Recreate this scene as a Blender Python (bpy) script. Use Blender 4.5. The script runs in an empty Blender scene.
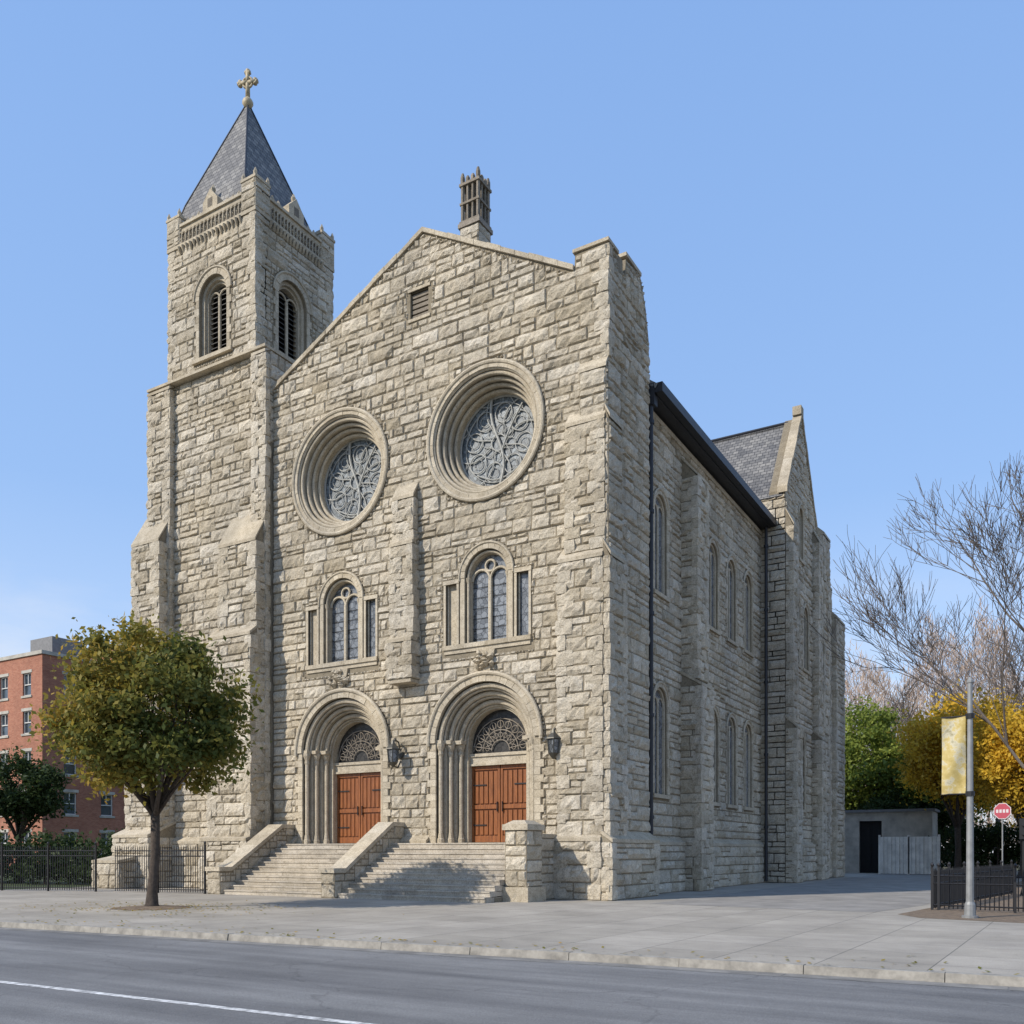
import bpy, math, random
import numpy as np
from mathutils import Vector
from mathutils.geometry import tessellate_polygon
R=random.Random(7)
scene=bpy.context.scene
# ---------------------------------------------------------------- materials
def nmat(name):
    m=bpy.data.materials.new(name); m.use_nodes=True
    nt=m.node_tree; b=nt.nodes['Principled BSDF']
    return m,nt,b
def N(nt,t,**k):
    n=nt.nodes.new(t)
    for a,v in k.items(): setattr(n,a,v)
    return n
def L(nt,a,b): nt.links.new(a,b)
def ramp(nt,fac,stops):
    r=nt.nodes.new('ShaderNodeValToRGB'); e=r.color_ramp.elements
    while len(e)<len(stops): e.new(.5)
    for i,(p,c) in enumerate(stops):
        e[i].position=p; e[i].color=(c[0],c[1],c[2],1)
    L(nt,fac,r.inputs[0]); return r.outputs[0]
def mix(nt,t,fac,a,b):
    m=nt.nodes.new('ShaderNodeMix'); m.data_type='RGBA'; m.blend_type=t
    for s,v in ((0,fac),(6,a),(7,b)):
        if hasattr(v,'is_linked'): L(nt,v,m.inputs[s])
        else: m.inputs[s].default_value = v if s==0 else (v[0],v[1],v[2],1)
    return m.outputs[2]
def noise(nt,scale,detail=6,rough=.6,vec=None,stretch=None):
    n=N(nt,'ShaderNodeTexNoise'); n.inputs['Scale'].default_value=scale
    n.inputs['Detail'].default_value=detail; n.inputs['Roughness'].default_value=rough
    tc=N(nt,'ShaderNodeTexCoord'); src=tc.outputs['Object'] if vec is None else vec
    if stretch:
        mp=N(nt,'ShaderNodeMapping'); mp.inputs['Scale'].default_value=stretch
        L(nt,src,mp.inputs[0]); src=mp.outputs[0]
    L(nt,src,n.inputs['Vector']); return n.outputs['Fac']
def bump(nt,b,h,dist,strength=1):
    bp=N(nt,'ShaderNodeBump'); bp.inputs['Distance'].default_value=dist; bp.inputs['Strength'].default_value=strength
    L(nt,h,bp.inputs['Height']); L(nt,bp.outputs[0],b.inputs['Normal']); return bp.outputs[0]
def stone_mat(name,lo,hi,bd=.05,weather=.55,sc=1):
    m,nt,b=nmat(name)
    at=N(nt,'ShaderNodeAttribute',attribute_name='tone')
    c=ramp(nt,at.outputs['Fac'],[(0,lo),(.5,tuple((x+y)/2 for x,y in zip(lo,hi))),(1,hi)])
    n1=noise(nt,3.2*sc,9,.75); v=ramp(nt,n1,[(.32,(.74,.72,.69)),(.5,(.98,.97,.96)),(.66,(1.12,1.12,1.12))])
    c=mix(nt,'MULTIPLY',1,c,v)
    n5=noise(nt,.35,4,.6); v=ramp(nt,n5,[(.35,(.93,.94,.96)),(.65,(1.05,1.03,.99))]); c=mix(nt,'MULTIPLY',1,c,v)
    n2=noise(nt,.5,5,.65,stretch=(1,1,.22)); v=ramp(nt,n2,[(.33,(1-weather*.6,)*3),(.58,(1,1,1))])
    c=mix(nt,'MULTIPLY',.6,c,v)
    n4=noise(nt,22,5,.85); v=ramp(nt,n4,[(.40,(.46,.43,.38)),(.51,(1,1,1))])
    c=mix(nt,'MULTIPLY',.75,c,v)
    L(nt,c,b.inputs['Base Color']); b.inputs['Roughness'].default_value=.92
    b.inputs['Specular IOR Level'].default_value=.2
    bump(nt,b,noise(nt,8*sc,8,.78),bd)
    return m
M={}
M['rock']=stone_mat('rock_faced_limestone',(.50,.435,.325),(.77,.70,.575),.10)
M['mortar']=stone_mat('mortar',(.24,.205,.15),(.31,.27,.20),.02)
M['trim']=stone_mat('dressed_limestone',(.46,.40,.30),(.61,.545,.43),.018,.7)
M['tdark']=stone_mat('weathered_dark_stone',(.19,.17,.14),(.34,.30,.25),.02,.7)
M['step']=stone_mat('step_stone',(.44,.395,.325),(.56,.51,.43),.012,.6)
def simple(name,col,rough=.6,metal=0,var=.25,sc=4,bd=0,spec=.5):
    m,nt,b=nmat(name)
    n=noise(nt,sc,6,.65); v=ramp(nt,n,[(.3,(1-var,)*3),(.7,(1+var*.4,)*3)])
    c=mix(nt,'MULTIPLY',1,col,v); L(nt,c,b.inputs['Base Color'])
    b.inputs['Roughness'].default_value=rough; b.inputs['Metallic'].default_value=metal
    b.inputs['Specular IOR Level'].default_value=spec
    if bd: bump(nt,b,noise(nt,sc*4,6,.7),bd)
    return m
M['iron']=simple('black_iron',(.018,.018,.02),.5,.2)
M['lead']=simple('dark_gutter_metal',(.03,.031,.036),.5,.3)
M['tracery']=simple('tracery_stone',(.42,.39,.33),.8,0,.3,6)
M['rosebar']=simple('rose_tracery',(.40,.40,.37),.7,0,.35,5)
M['bronze']=simple('lantern_bronze',(.10,.095,.08),.5,.6)
M['gold']=simple('gilded_stone',(.46,.38,.24),.6,.0,.5,6)
M['louver']=simple('louver_wood',(.10,.095,.085),.8)
M['white']=simple('grey_white_panel',(.72,.70,.64),.7,0,.3,1.5)
M['conc']=simple('weathered_concrete',(.46,.43,.37),.9,0,.35,1.2,.01)
M['galv']=simple('galvanised_steel',(.27,.275,.27),.6,.3,.3,3)
M['dirt']=simple('tree_pit_soil',(.22,.16,.105),.95,0,.5,5,.04)
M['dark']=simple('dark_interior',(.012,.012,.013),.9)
M['signred']=simple('sign_red',(.42,.06,.09),.5,0,.1)
M['signwhite']=simple('sign_white',(.6,.55,.55),.5,0,.1)
M['roofbox']=simple('roof_plant_metal',(.20,.20,.20),.7)
M['bark']=simple('bark',(.085,.065,.05),.95,0,.5,9,.03)
M['barkg']=simple('pale_bark',(.15,.125,.105),.95,0,.4,6,.02)
M['frame']=simple('window_frame_paint',(.6,.59,.55),.6,0,.1)
def slate():
    m,nt,b=nmat('slate_roof')
    uv=N(nt,'ShaderNodeUVMap')
    br=N(nt,'ShaderNodeTexBrick'); L(nt,uv.outputs[0],br.inputs['Vector'])
    br.inputs['Scale'].default_value=1; br.inputs['Brick Width'].default_value=.34; br.inputs['Row Height'].default_value=.26
    br.inputs['Mortar Size'].default_value=.016; br.inputs['Mortar Smooth'].default_value=.3
    br.inputs['Color1'].default_value=(.11,.11,.112,1); br.inputs['Color2'].default_value=(.24,.235,.225,1)
    br.inputs['Mortar'].default_value=(.035,.035,.04,1)
    n=noise(nt,1.1,6,.7); v=ramp(nt,n,[(.3,(.6,.6,.62)),(.7,(1.15,1.12,1.05))])
    L(nt,mix(nt,'MULTIPLY',1,br.outputs['Color'],v),b.inputs['Base Color'])
    b.inputs['Roughness'].default_value=.65
    inv=N(nt,'ShaderNodeMath',operation='SUBTRACT'); inv.inputs[0].default_value=1; L(nt,br.outputs['Fac'],inv.inputs[1])
    bump(nt,b,inv.outputs[0],.03); return m
M['slate']=slate()
def brickm():
    m,nt,b=nmat('red_brick')
    uv=N(nt,'ShaderNodeUVMap')
    br=N(nt,'ShaderNodeTexBrick'); L(nt,uv.outputs[0],br.inputs['Vector'])
    br.inputs['Scale'].default_value=1; br.inputs['Brick Width'].default_value=.25; br.inputs['Row Height'].default_value=.085
    br.inputs['Mortar Size'].default_value=.006
    br.inputs['Color1'].default_value=(.32,.11,.06,1); br.inputs['Color2'].default_value=(.42,.17,.10,1)
    br.inputs['Mortar'].default_value=(.35,.26,.2,1)
    n=noise(nt,.35,6,.7); v=ramp(nt,n,[(.3,(.72,.7,.7)),(.7,(1.1,1.1,1.1))])
    L(nt,mix(nt,'MULTIPLY',1,br.outputs['Color'],v),b.inputs['Base Color']); b.inputs['Roughness'].default_value=.9
    return m
M['brick']=brickm()
def glassm(name,col,lead=True,sc=7,rough=.15,spec=.8):
    m,nt,b=nmat(name)
    tc=N(nt,'ShaderNodeTexCoord')
    vo=N(nt,'ShaderNodeTexVoronoi',feature='DISTANCE_TO_EDGE'); vo.inputs['Scale'].default_value=sc; L(nt,tc.outputs['Object'],vo.inputs['Vector'])
    vc=N(nt,'ShaderNodeTexVoronoi'); vc.inputs['Scale'].default_value=sc; L(nt,tc.outputs['Object'],vc.inputs['Vector'])
    bw=N(nt,'ShaderNodeRGBToBW'); L(nt,vc.outputs['Color'],bw.inputs[0])
    c=ramp(nt,bw.outputs[0],[(.15,tuple(x*.6 for x in col)),(.85,tuple(x*1.4 for x in col))])
    if lead:
        e=ramp(nt,vo.outputs[0],[(.03,(.3,.3,.3)),(.06,(1,1,1))]); c=mix(nt,'MULTIPLY',1,c,e)
    L(nt,c,b.inputs['Base Color']); b.inputs['Roughness'].default_value=rough; b.inputs['Specular IOR Level'].default_value=spec
    bump(nt,b,bw.outputs[0],.02,.4)
    return m
M['glass']=glassm('leaded_glass',(.15,.16,.17),True,5,.25)
M['tymp']=glassm('tympanum_glass',(.035,.033,.03),True,6,.4,.4)
M['rose']=glassm('stained_rose_glass',(.16,.185,.20),True,5.5,.5,.5)
M['pane']=glassm('window_pane',(.06,.08,.10),False,1,.08)
def wood():
    m,nt,b=nmat('varnished_oak')
    n=noise(nt,3,8,.7,stretch=(7,7,.6)); c=ramp(nt,n,[(.3,(.12,.036,.010)),(.7,(.34,.115,.030))])
    L(nt,c,b.inputs['Base Color']); b.inputs['Roughness'].default_value=.42; bump(nt,b,n,.01); return m
M['wood']=wood()
def leafm(name,stops,trans=.35):
    m,nt,b=nmat(name)
    at=N(nt,'ShaderNodeAttribute',attribute_name='tone')
    c=ramp(nt,at.outputs['Fac'],stops)
    L(nt,c,b.inputs['Base Color']); b.inputs['Roughness'].default_value=.6; b.inputs['Specular IOR Level'].default_value=.25
    tr=N(nt,'ShaderNodeBsdfTranslucent'); L(nt,c,tr.inputs[0])
    ms=N(nt,'ShaderNodeMixShader'); ms.inputs[0].default_value=trans
    L(nt,b.outputs[0],ms.inputs[1]); L(nt,tr.outputs[0],ms.inputs[2])
    L(nt,ms.outputs[0],nt.nodes['Material Output'].inputs[0]); return m
M['leafA']=leafm('autumn_green_leaves',[(0,(.07,.095,.022)),(.4,(.155,.165,.04)),(.7,(.31,.25,.05)),(1,(.52,.32,.05))],.45)
M['leafD']=leafm('dark_green_leaves',[(0,(.016,.034,.012)),(1,(.06,.09,.025))])
M['leafG']=leafm('green_leaves',[(0,(.10,.15,.03)),(1,(.31,.35,.06))],.4)
M['leafY']=leafm('yellow_leaves',[(0,(.32,.22,.03)),(.6,(.64,.42,.04)),(1,(.82,.54,.06))],.45)
M['twig']=leafm('brown_twigs',[(0,(.26,.19,.145)),(1,(.52,.41,.33))],.1)
def asphalt():
    m,nt,b=nmat('asphalt')
    n=noise(nt,.35,8,.7); c=ramp(nt,n,[(.3,(.135,.133,.130)),(.7,(.195,.192,.187))])
    n2=noise(nt,60,3,.8); v=ramp(nt,n2,[(.35,(.6,.6,.6)),(.65,(1.35,1.35,1.35))]); c=mix(nt,'MULTIPLY',.8,c,v)
    n3=noise(nt,.8,5,.6,stretch=(.12,1.6,1)); v=ramp(nt,n3,[(.35,(.70,.70,.71)),(.65,(1.22,1.22,1.2))]); c=mix(nt,'MULTIPLY',1,c,v)
    tc=N(nt,'ShaderNodeTexCoord'); vo=N(nt,'ShaderNodeTexVoronoi',feature='DISTANCE_TO_EDGE'); vo.inputs['Scale'].default_value=.2
    nn=N(nt,'ShaderNodeTexNoise'); nn.inputs['Scale'].default_value=1.5; nn.inputs['Detail'].default_value=6; L(nt,tc.outputs['Object'],nn.inputs['Vector'])
    mx=N(nt,'ShaderNodeVectorMath',operation='ADD'); L(nt,tc.outputs['Object'],mx.inputs[0]); L(nt,nn.outputs['Color'],mx.inputs[1]); L(nt,mx.outputs[0],vo.inputs['Vector'])
    v=ramp(nt,vo.outputs[0],[(.0,(.55,.55,.55)),(.006,(1,1,1))]); c=mix(nt,'MULTIPLY',.6,c,v)
    L(nt,c,b.inputs['Base Color']); b.inputs['Roughness'].default_value=.85; bump(nt,b,n2,.006); return m
M['asphalt']=asphalt()
def paving(name,ca,cb,w,h,rot=0):
    m,nt,b=nmat(name)
    tc=N(nt,'ShaderNodeTexCoord'); mp=N(nt,'ShaderNodeMapping'); mp.inputs['Rotation'].default_value=(0,0,rot); L(nt,tc.outputs['Object'],mp.inputs[0])
    br=N(nt,'ShaderNodeTexBrick'); br.offset=0.0; L(nt,mp.outputs[0],br.inputs['Vector'])
    br.inputs['Scale'].default_value=1; br.inputs['Brick Width'].default_value=w; br.inputs['Row Height'].default_value=h; br.inputs['Mortar Size'].default_value=.011
    br.inputs['Color1'].default_value=(*ca,1); br.inputs['Color2'].default_value=(*cb,1); br.inputs['Mortar'].default_value=(.16,.15,.13,1)
    n=noise(nt,.5,8,.7); v=ramp(nt,n,[(.3,(.70,.69,.68)),(.68,(1.08,1.07,1.05))]); c=mix(nt,'MULTIPLY',1,br.outputs['Color'],v)
    n2=noise(nt,35,4,.8); v=ramp(nt,n2,[(.35,(.8,.8,.8)),(.65,(1.1,1.1,1.1))]); c=mix(nt,'MULTIPLY',.8,c,v)
    n3=noise(nt,2.2,3,.9); v=ramp(nt,n3,[(.28,(.6,.58,.55)),(.36,(1,1,1))]); c=mix(nt,'MULTIPLY',.6,c,v)
    L(nt,c,b.inputs['Base Color']); b.inputs['Roughness'].default_value=.9; bump(nt,b,n2,.004); return m
M['pave']=paving('concrete_paving',(.33,.30,.25),(.395,.36,.305),1.55,1.55,.03)
M['kerb']=simple('kerb_granite',(.33,.305,.26),.85,0,.45,4)
M['paint']=simple('worn_road_paint',(.66,.65,.62),.7,0,.75,9)
M['grass']=simple('lawn',(.06,.085,.025),.95,0,.5,3,.05)
M['ground']=simple('earth_ground',(.13,.125,.075),.95,0,.4,.3)
# ---------------------------------------------------------------- mesh builder
class MB:
    def __init__(s): s.v=[]; s.f=[]; s.t=[]
    def add(s,vs,fs,tone=None):
        o=len(s.v); s.v.extend([tuple(p) for p in vs])
        s.f.extend([tuple(i+o for i in f) for f in fs])
        if tone is None: tone=.5
        s.t.extend([tone]*len(fs))
    def box(s,x0,x1,y0,y1,z0,z1,tone=None):
        v=[(x0,y0,z0),(x1,y0,z0),(x1,y1,z0),(x0,y1,z0),(x0,y0,z1),(x1,y0,z1),(x1,y1,z1),(x0,y1,z1)]
        s.add(v,[(0,3,2,1),(4,5,6,7),(0,1,5,4),(1,2,6,5),(2,3,7,6),(3,0,4,7)],tone)
    def tube(s,pts,rad,seg=8,tone=None,cap=True):
        pts=[Vector(p) for p in pts]; n=len(pts)
        if not hasattr(rad,'__len__'): rad=[rad]*n
        vs=[];fs=[]
        prev=None
        for i,p in enumerate(pts):
            d=(pts[min(i+1,n-1)]-pts[max(i-1,0)])
            if d.length<1e-9: d=Vector((0,0,1))
            d.normalize()
            if prev is None:
                a=Vector((1,0,0)) if abs(d.x)<.8 else Vector((0,1,0))
            else: a=prev
            a=(a-d*a.dot(d))
            if a.length<1e-6: a=Vector((0,1,0))-d*d.y
            a.normalize(); prev=a; b=d.cross(a)
            for k in range(seg):
                t=2*math.pi*k/seg
                vs.append(p+(a*math.cos(t)+b*math.sin(t))*rad[i])
        for i in range(n-1):
            for k in range(seg):
                k2=(k+1)%seg
                fs.append((i*seg+k,i*seg+k2,(i+1)*seg+k2,(i+1)*seg+k))
        if cap:
            fs.append(tuple(reversed(range(seg)))); fs.append(tuple((n-1)*seg+k for k in range(seg)))
        s.add(vs,fs,tone)
    def build(s,name,mat,parent=None,uv=False,smooth=False):
        me=bpy.data.meshes.new(name); me.from_pydata(s.v,[],s.f); me.update()
        at=me.attributes.new('tone','FLOAT','FACE'); at.data.foreach_set('value',s.t)
        if uv:
            ul=me.uv_layers.new(name='UVMap')
            for p in me.polygons:
                n=p.normal
                if abs(n.z)>.95: U=Vector((1,0,0));V=Vector((0,1,0))
                else: U=Vector((0,0,1)).cross(n).normalized(); V=n.cross(U)
                for li in p.loop_indices:
                    co=me.vertices[me.loops[li].vertex_index].co
                    ul.data[li].uv=(co.dot(U),co.dot(V))
        if smooth: me.polygons.foreach_set('use_smooth',[True]*len(me.polygons))
        me.materials.append(mat)
        ob=bpy.data.objects.new(name,me); scene.collection.objects.link(ob)
        if parent: ob.parent=parent
        return ob
def empty(name,loc=(0,0,0)):
    e=bpy.data.objects.new(name,None); e.location=(0,0,0); scene.collection.objects.link(e); return e
class Fr:
    def __init__(s,O,U,Nn): s.O=Vector(O); s.U=Vector(U); s.N=Vector(Nn); s.flip=(s.U.cross(Vector((0,0,1))).dot(s.N)<0)
    def P(s,u,z,d=0): return s.O+s.U*u+s.N*d+Vector((0,0,z))
    def off(s,d): return Fr(s.O+s.N*d,s.U,s.N)
def slab(mb,fr,outer,holes,d0,d1,tone=.5):
    loops=[outer]+list(holes)
    tris=tessellate_polygon([[Vector((a,b,0)) for a,b in lp] for lp in loops])
    flat=[p for lp in loops for p in lp]; n=len(flat)
    vs=[fr.P(a,b,d0) for a,b in flat]+[fr.P(a,b,d1) for a,b in flat]
    fs=[]
    for t in tris:
        a,b,c=[flat[i] for i in t]
        ar=(b[0]-a[0])*(c[1]-a[1])-(b[1]-a[1])*(c[0]-a[0])
        t=tuple(t) if ar>0 else tuple(reversed(t))
        if fr.flip: t=tuple(reversed(t))
        fs.append(t); fs.append(tuple(i+n for i in reversed(t)))
    o=0
    for lp in loops:
        k=len(lp)
        for i in range(k):
            j=(i+1)%k; fs.append((o+i,o+j,o+j+n,o+i+n))
        o+=k
    mb.add(vs,fs,tone)
def archpoly(cu,z0,zs,r,n=20):
    return [(cu-r,z0),(cu+r,z0)]+[(cu+r*math.cos(math.pi*i/n),zs+r*math.sin(math.pi*i/n)) for i in range(n+1)]
def circ(cu,cz,r,n=48): return [(cu+r*math.cos(2*math.pi*i/n),cz+r*math.sin(2*math.pi*i/n)) for i in range(n)]
def upoly(cu,z0,zs,ro,ri,n=20):
    o=[(cu-ro,z0)]+[(cu-ro*math.cos(math.pi*i/n),zs+ro*math.sin(math.pi*i/n)) for i in range(n+1)]+[(cu+ro,z0)]
    i_=[(cu+ri,z0)]+[(cu+ri*math.cos(math.pi*i/n),zs+ri*math.sin(math.pi*i/n)) for i in range(n+1)]+[(cu-ri,z0)]
    return o+i_
def inpoly(poly,x,y):
    c=False;j=len(poly)-1
    for i in range(len(poly)):
        xi,yi=poly[i];xj,yj=poly[j]
        if (yi>y)!=(yj>y) and x<(xj-xi)*(y-yi)/(yj-yi)+xi: c=not c
        j=i
    return c
def in_arch(cu,z0,zs,r):
    return lambda u,z: (abs(u-cu)<r and z0<z<=zs) or (z>zs and (u-cu)**2+(z-zs)**2<r*r)
def in_circ(cu,cz,r): return lambda u,z:(u-cu)**2+(z-cz)**2<r*r
def in_rect(a,b,c,d): return lambda u,z:a<u<b and c<z<d
def stone(mb,fr,u0,u1,z0,z1,bulge):
    g=.015; u0+=g;u1-=g;z0+=g;z1-=g
    w=u1-u0;h=z1-z0
    if w<.04 or h<.04: return
    e=min(.035,w*.25,h*.25)
    def pos(a,b,s):
        n=max(1,round((b-a-2*e)/s)); return [a]+[a+e+(b-a-2*e)*i/n for i in range(n+1)]+[b]
    us=pos(u0,u1,.16); zs=pos(z0,z1,.14); nu=len(us);nz=len(zs)
    base=bulge*R.uniform(.4,1.3); tu=R.uniform(-.6,.6)*bulge; tz=R.uniform(-.6,.4)*bulge
    vs=[]
    for j,z in enumerate(zs):
        for i,u in enumerate(us):
            edge=i in(0,nu-1) or j in(0,nz-1)
            if edge: vs.append(fr.P(u,z,-.006))
            else:
                rim=i in(1,nu-2) or j in(1,nz-2)
                d=base*(.5 if rim else 1)+tu*((u-u0)/w-.5)+tz*((z-z0)/h-.5)+R.uniform(-.38,.38)*bulge
                vs.append(fr.P(u+(0 if rim else R.uniform(-.03,.03)),z+(0 if rim else R.uniform(-.03,.03)),max(.006,d)))
    fs=[]
    for j in range(nz-1):
        for i in range(nu-1):
            q=(j*nu+i,j*nu+i+1,(j+1)*nu+i+1,(j+1)*nu+i)
            fs.append(q[::-1] if fr.flip else q)
    mb.add(vs,fs,min(1,max(0,R.gauss(.55,.25))))
def emit(mb,fr,u0,u1,z0,z1,ins,bulge):
    if ins is not None:
        e=.015; k=0
        pts=[(u0+e,z0+e),(u1-e,z0+e),(u1-e,z1-e),(u0+e,z1-e),((u0+u1)/2,(z0+z1)/2),((u0+u1)/2,z0+e),((u0+u1)/2,z1-e)]
        for p in pts:
            if ins(*p): k+=1
        if k==0: return
        if k<len(pts):
            if max(u1-u0,z1-z0)<.16: return
            if u1-u0>z1-z0:
                m=(u0+u1)/2; emit(mb,fr,u0,m,z0,z1,ins,bulge); emit(mb,fr,m,u1,z0,z1,ins,bulge)
            else:
                m=(z0+z1)/2; emit(mb,fr,u0,u1,z0,m,ins,bulge); emit(mb,fr,u0,u1,m,z1,ins,bulge)
            return
    stone(mb,fr,u0,u1,z0,z1,bulge)
def ashlar(mb,fr,u0,u1,z0,z1,ins=None,bulge=.06):
    bulge*=1.5
    z=z0
    while z<z1-.02:
        h=R.choice([.28,.36,.42,.5,.5,.56,.62])
        if z1-z-h<.2: h=z1-z
        if h>.7: h=(z1-z)/2
        u=u0
        while u<u1-.02:
            w=R.uniform(.4,1.5)
            if u1-u-w<.28: w=u1-u
            if w>1.6: w/=2
            if h>.4 and R.random()<.24:
                k=R.uniform(.38,.62)*h; a=w*R.uniform(.4,.6)
                emit(mb,fr,u,u+w,z,z+k,ins,bulge)
                if w>.8: emit(mb,fr,u,u+a,z+k,z+h,ins,bulge); emit(mb,fr,u+a,u+w,z+k,z+h,ins,bulge)
                else: emit(mb,fr,u,u+w,z+k,z+h,ins,bulge)
            else: emit(mb,fr,u,u+w,z,z+h,ins,bulge)
            u+=w
        z+=h
def fbox(mb,fr,u0,u1,d0,d1,z0,z1,tone=.5):
    vs=[fr.P(u0,z0,d1),fr.P(u1,z0,d1),fr.P(u1,z0,d0),fr.P(u0,z0,d0),fr.P(u0,z1,d1),fr.P(u1,z1,d1),fr.P(u1,z1,d0),fr.P(u0,z1,d0)]
    mb.add(vs,[(0,3,2,1),(4,5,6,7),(0,1,5,4),(1,2,6,5),(2,3,7,6),(3,0,4,7)],tone)
def quoins(fr,u,d,z0,z1,su,lu=.55,ld=.4):
    z=z0;k=R.randint(0,1)
    while z<z1-.08:
        h=R.choice([.34,.42,.5,.56])
        if z1-z-h<.22: h=z1-z
        a=(lu if k else lu*.6)*R.uniform(.85,1.15); b=(ld*.6 if k else ld)*R.uniform(.85,1.1)
        po=R.uniform(.025,.085); pd=R.uniform(.025,.085)
        ua,ub=sorted((u-su*a,u+su*po))
        vs=[]
        cu=[ua,(ua+ub)/2,ub]; cd=[d-b,d-b/2,d+pd]; cz=[z+.012,z+h/2,z+h-.012]
        idx={}
        for i in range(3):
            for j in range(3):
                for l in range(3):
                    if (i,j,l)==(1,1,1): continue
                    c=[1 if q==1 else 0 for q in(i,j,l)].count(0)
                    s=-.02 if c==3 else .008
                    jj=lambda:R.uniform(-.018,.018)
                    uu=cu[i]+jj()+s*(1 if i==2 else -1 if i==0 else 0); dd=cd[j]+jj()+s*(1 if j==2 else 0); zz=cz[l]+R.uniform(-.008,.008)
                    idx[(i,j,l)]=len(vs); vs.append(fr.P(uu,zz,dd))
        fs=[]
        for ax in range(3):
            for side in(0,2):
                for p in(0,1):
                    for q in(0,1):
                        f=[]
                        for (x,y) in((p,q),(p+1,q),(p+1,q+1),(p,q+1)):
                            t=[x,y]; t.insert(ax,side); f.append(idx[tuple(t)])
                        fs.append(tuple(f))
        st.add(vs,fs,min(1,max(0,R.gauss(.6,.22))))
        z+=h;k=1-k
def buttress(core,st,trim,fr,u0,u1,d,z0,z1,slope,dback=0,left=True,right=True):
    vs=[fr.P(u0,z0,d),fr.P(u1,z0,d),fr.P(u1,z1,d),fr.P(u0,z1,d),fr.P(u0,z0,dback),fr.P(u1,z0,dback),fr.P(u1,z1+slope,dback),fr.P(u0,z1+slope,dback)]
    core.add(vs,[(0,1,2,3),(1,5,6,2),(4,0,3,7),(3,2,6,7)],.5)
    ashlar(st,fr.off(d),u0,u1,z0,z1,None,.06)
    L_=d-dback
    if right: ashlar(st,Fr(fr.P(u1,0,dback),-fr.N,fr.U),-L_,0,z0,z1,None,.05)
    if left: ashlar(st,Fr(fr.P(u0,0,dback),fr.N,-fr.U),0,L_,z0,z1,None,.05)
    if d>.2 and z1-z0>1:
        q=min(.55,(u1-u0)*.45)
        if right: quoins(fr,u1,d,z0+.02,z1-.02,1,q,min(.4,L_*.9))
        if left: quoins(fr,u0,d,z0+.02,z1-.02,-1,q,min(.4,L_*.9))
    if slope>0:
        o=.035;t=.08
        a=[fr.P(u0-o,z1-.02,d+o+.03),fr.P(u1+o,z1-.02,d+o+.03),fr.P(u1+o,z1+slope,dback),fr.P(u0-o,z1+slope,dback)]
        b=[p+Vector((0,0,t+.05)) for p in a]
        trim.add(a+b,[(3,2,1,0),(4,5,6,7),(0,1,5,4),(1,2,6,5),(2,3,7,6),(3,0,4,7)],R.uniform(.2,.6))
def voussoirs(mb,fr,cu,cz,r0,r1,a0,a1,n,d0,d1):
    for i in range(n):
        t0=a0+(a1-a0)*i/n; t1=a0+(a1-a0)*(i+1)/n; g=.007/r1; t0+=g;t1-=g
        dd=d1+R.uniform(-.008,.012); rr=r1+R.uniform(-.015,.015)
        q=[];m=3
        for k in range(m+1): q.append((t0+(t1-t0)*k/m,r0))
        for k in range(m,-1,-1): q.append((t0+(t1-t0)*k/m,rr))
        pl=[(cu+r*math.cos(t),cz+r*math.sin(t)) for t,r in q]
        slab(mb,fr,pl[::-1],[],dd,d0,R.uniform(.15,.95))
def arc(fr,cu,cz,r,a0,a1,d,n=24): return [fr.P(cu+r*math.cos(a0+(a1-a0)*i/n),cz+r*math.sin(a0+(a1-a0)*i/n),d) for i in range(n+1)]
pi=math.pi
# ================================================================ CHURCH
church=empty('stone_church')
core=MB(); st=MB(); trim=MB(); tr2=MB(); glass=MB(); rose=MB(); woodb=MB(); iron=MB(); trc=MB(); dark=MB(); lead=MB(); tym=MB(); rbar=MB(); tdk=MB()
F=Fr((0,0,0),(1,0,0),(0,-1,0))
GA=[(-16.4,0),(-.01,0),(-.01,23.4),(-1.3,23.3),(-1.34,22.75),(-8.1,26.55),(-16.4,22.35)]
PC=[-12.35,-5.2]; RC=[-12.5,-5.2]; RZ=17.85; WC=[-12.4,-5.1]
holes=[];tests=[]
for c in PC: holes.append(archpoly(c,2.05,6.0,2.25,28)); tests.append(in_arch(c,0,6.0,2.5))
for c in RC: holes.append(circ(c,RZ,2.38)); tests.append(in_circ(c,RZ,2.6))
for c in WC:
    holes.append(archpoly(c,9.8,12.35,.98)); tests.append(in_arch(c,9.35,12.35,1.22))
    for s in(-1,1):
        holes.append([(c+s*1.62-.26,9.8),(c+s*1.62+.26,9.8),(c+s*1.62+.26,12.2),(c+s*1.62-.26,12.2)]); tests.append(in_rect(c+s*1.62-.36,c+s*1.62+.36,9.35,12.35))
holes.append([(-8.75,23.2),(-7.85,23.2),(-7.85,24.3),(-8.75,24.3)]); tests.append(in_rect(-8.85,-7.75,23.1,24.4))
slab(core,F,GA,holes,0,-1.3)
ashlar(st,F,-16.4,-.01,0,26.6,lambda u,z: inpoly(GA,u,z) and not any(t(u,z) for t in tests),.06)
quoins(F,0.0,0,19.3,23.3,1)
fbox(trim,F,-8.85,-7.75,-.05,.05,24.3,24.42); fbox(trim,F,-8.85,-7.75,-.05,.05,23.08,23.2)
for i in range(5): fbox(tdk,F,-8.75,-7.85,-.3,-.1,23.25+i*.21,23.39+i*.21)
dark.add([F.P(-8.8,23.1,-.5),F.P(-7.8,23.1,-.5),F.P(-7.8,24.4,-.5),F.P(-8.8,24.4,-.5)],[(0,1,2,3)])
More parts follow.
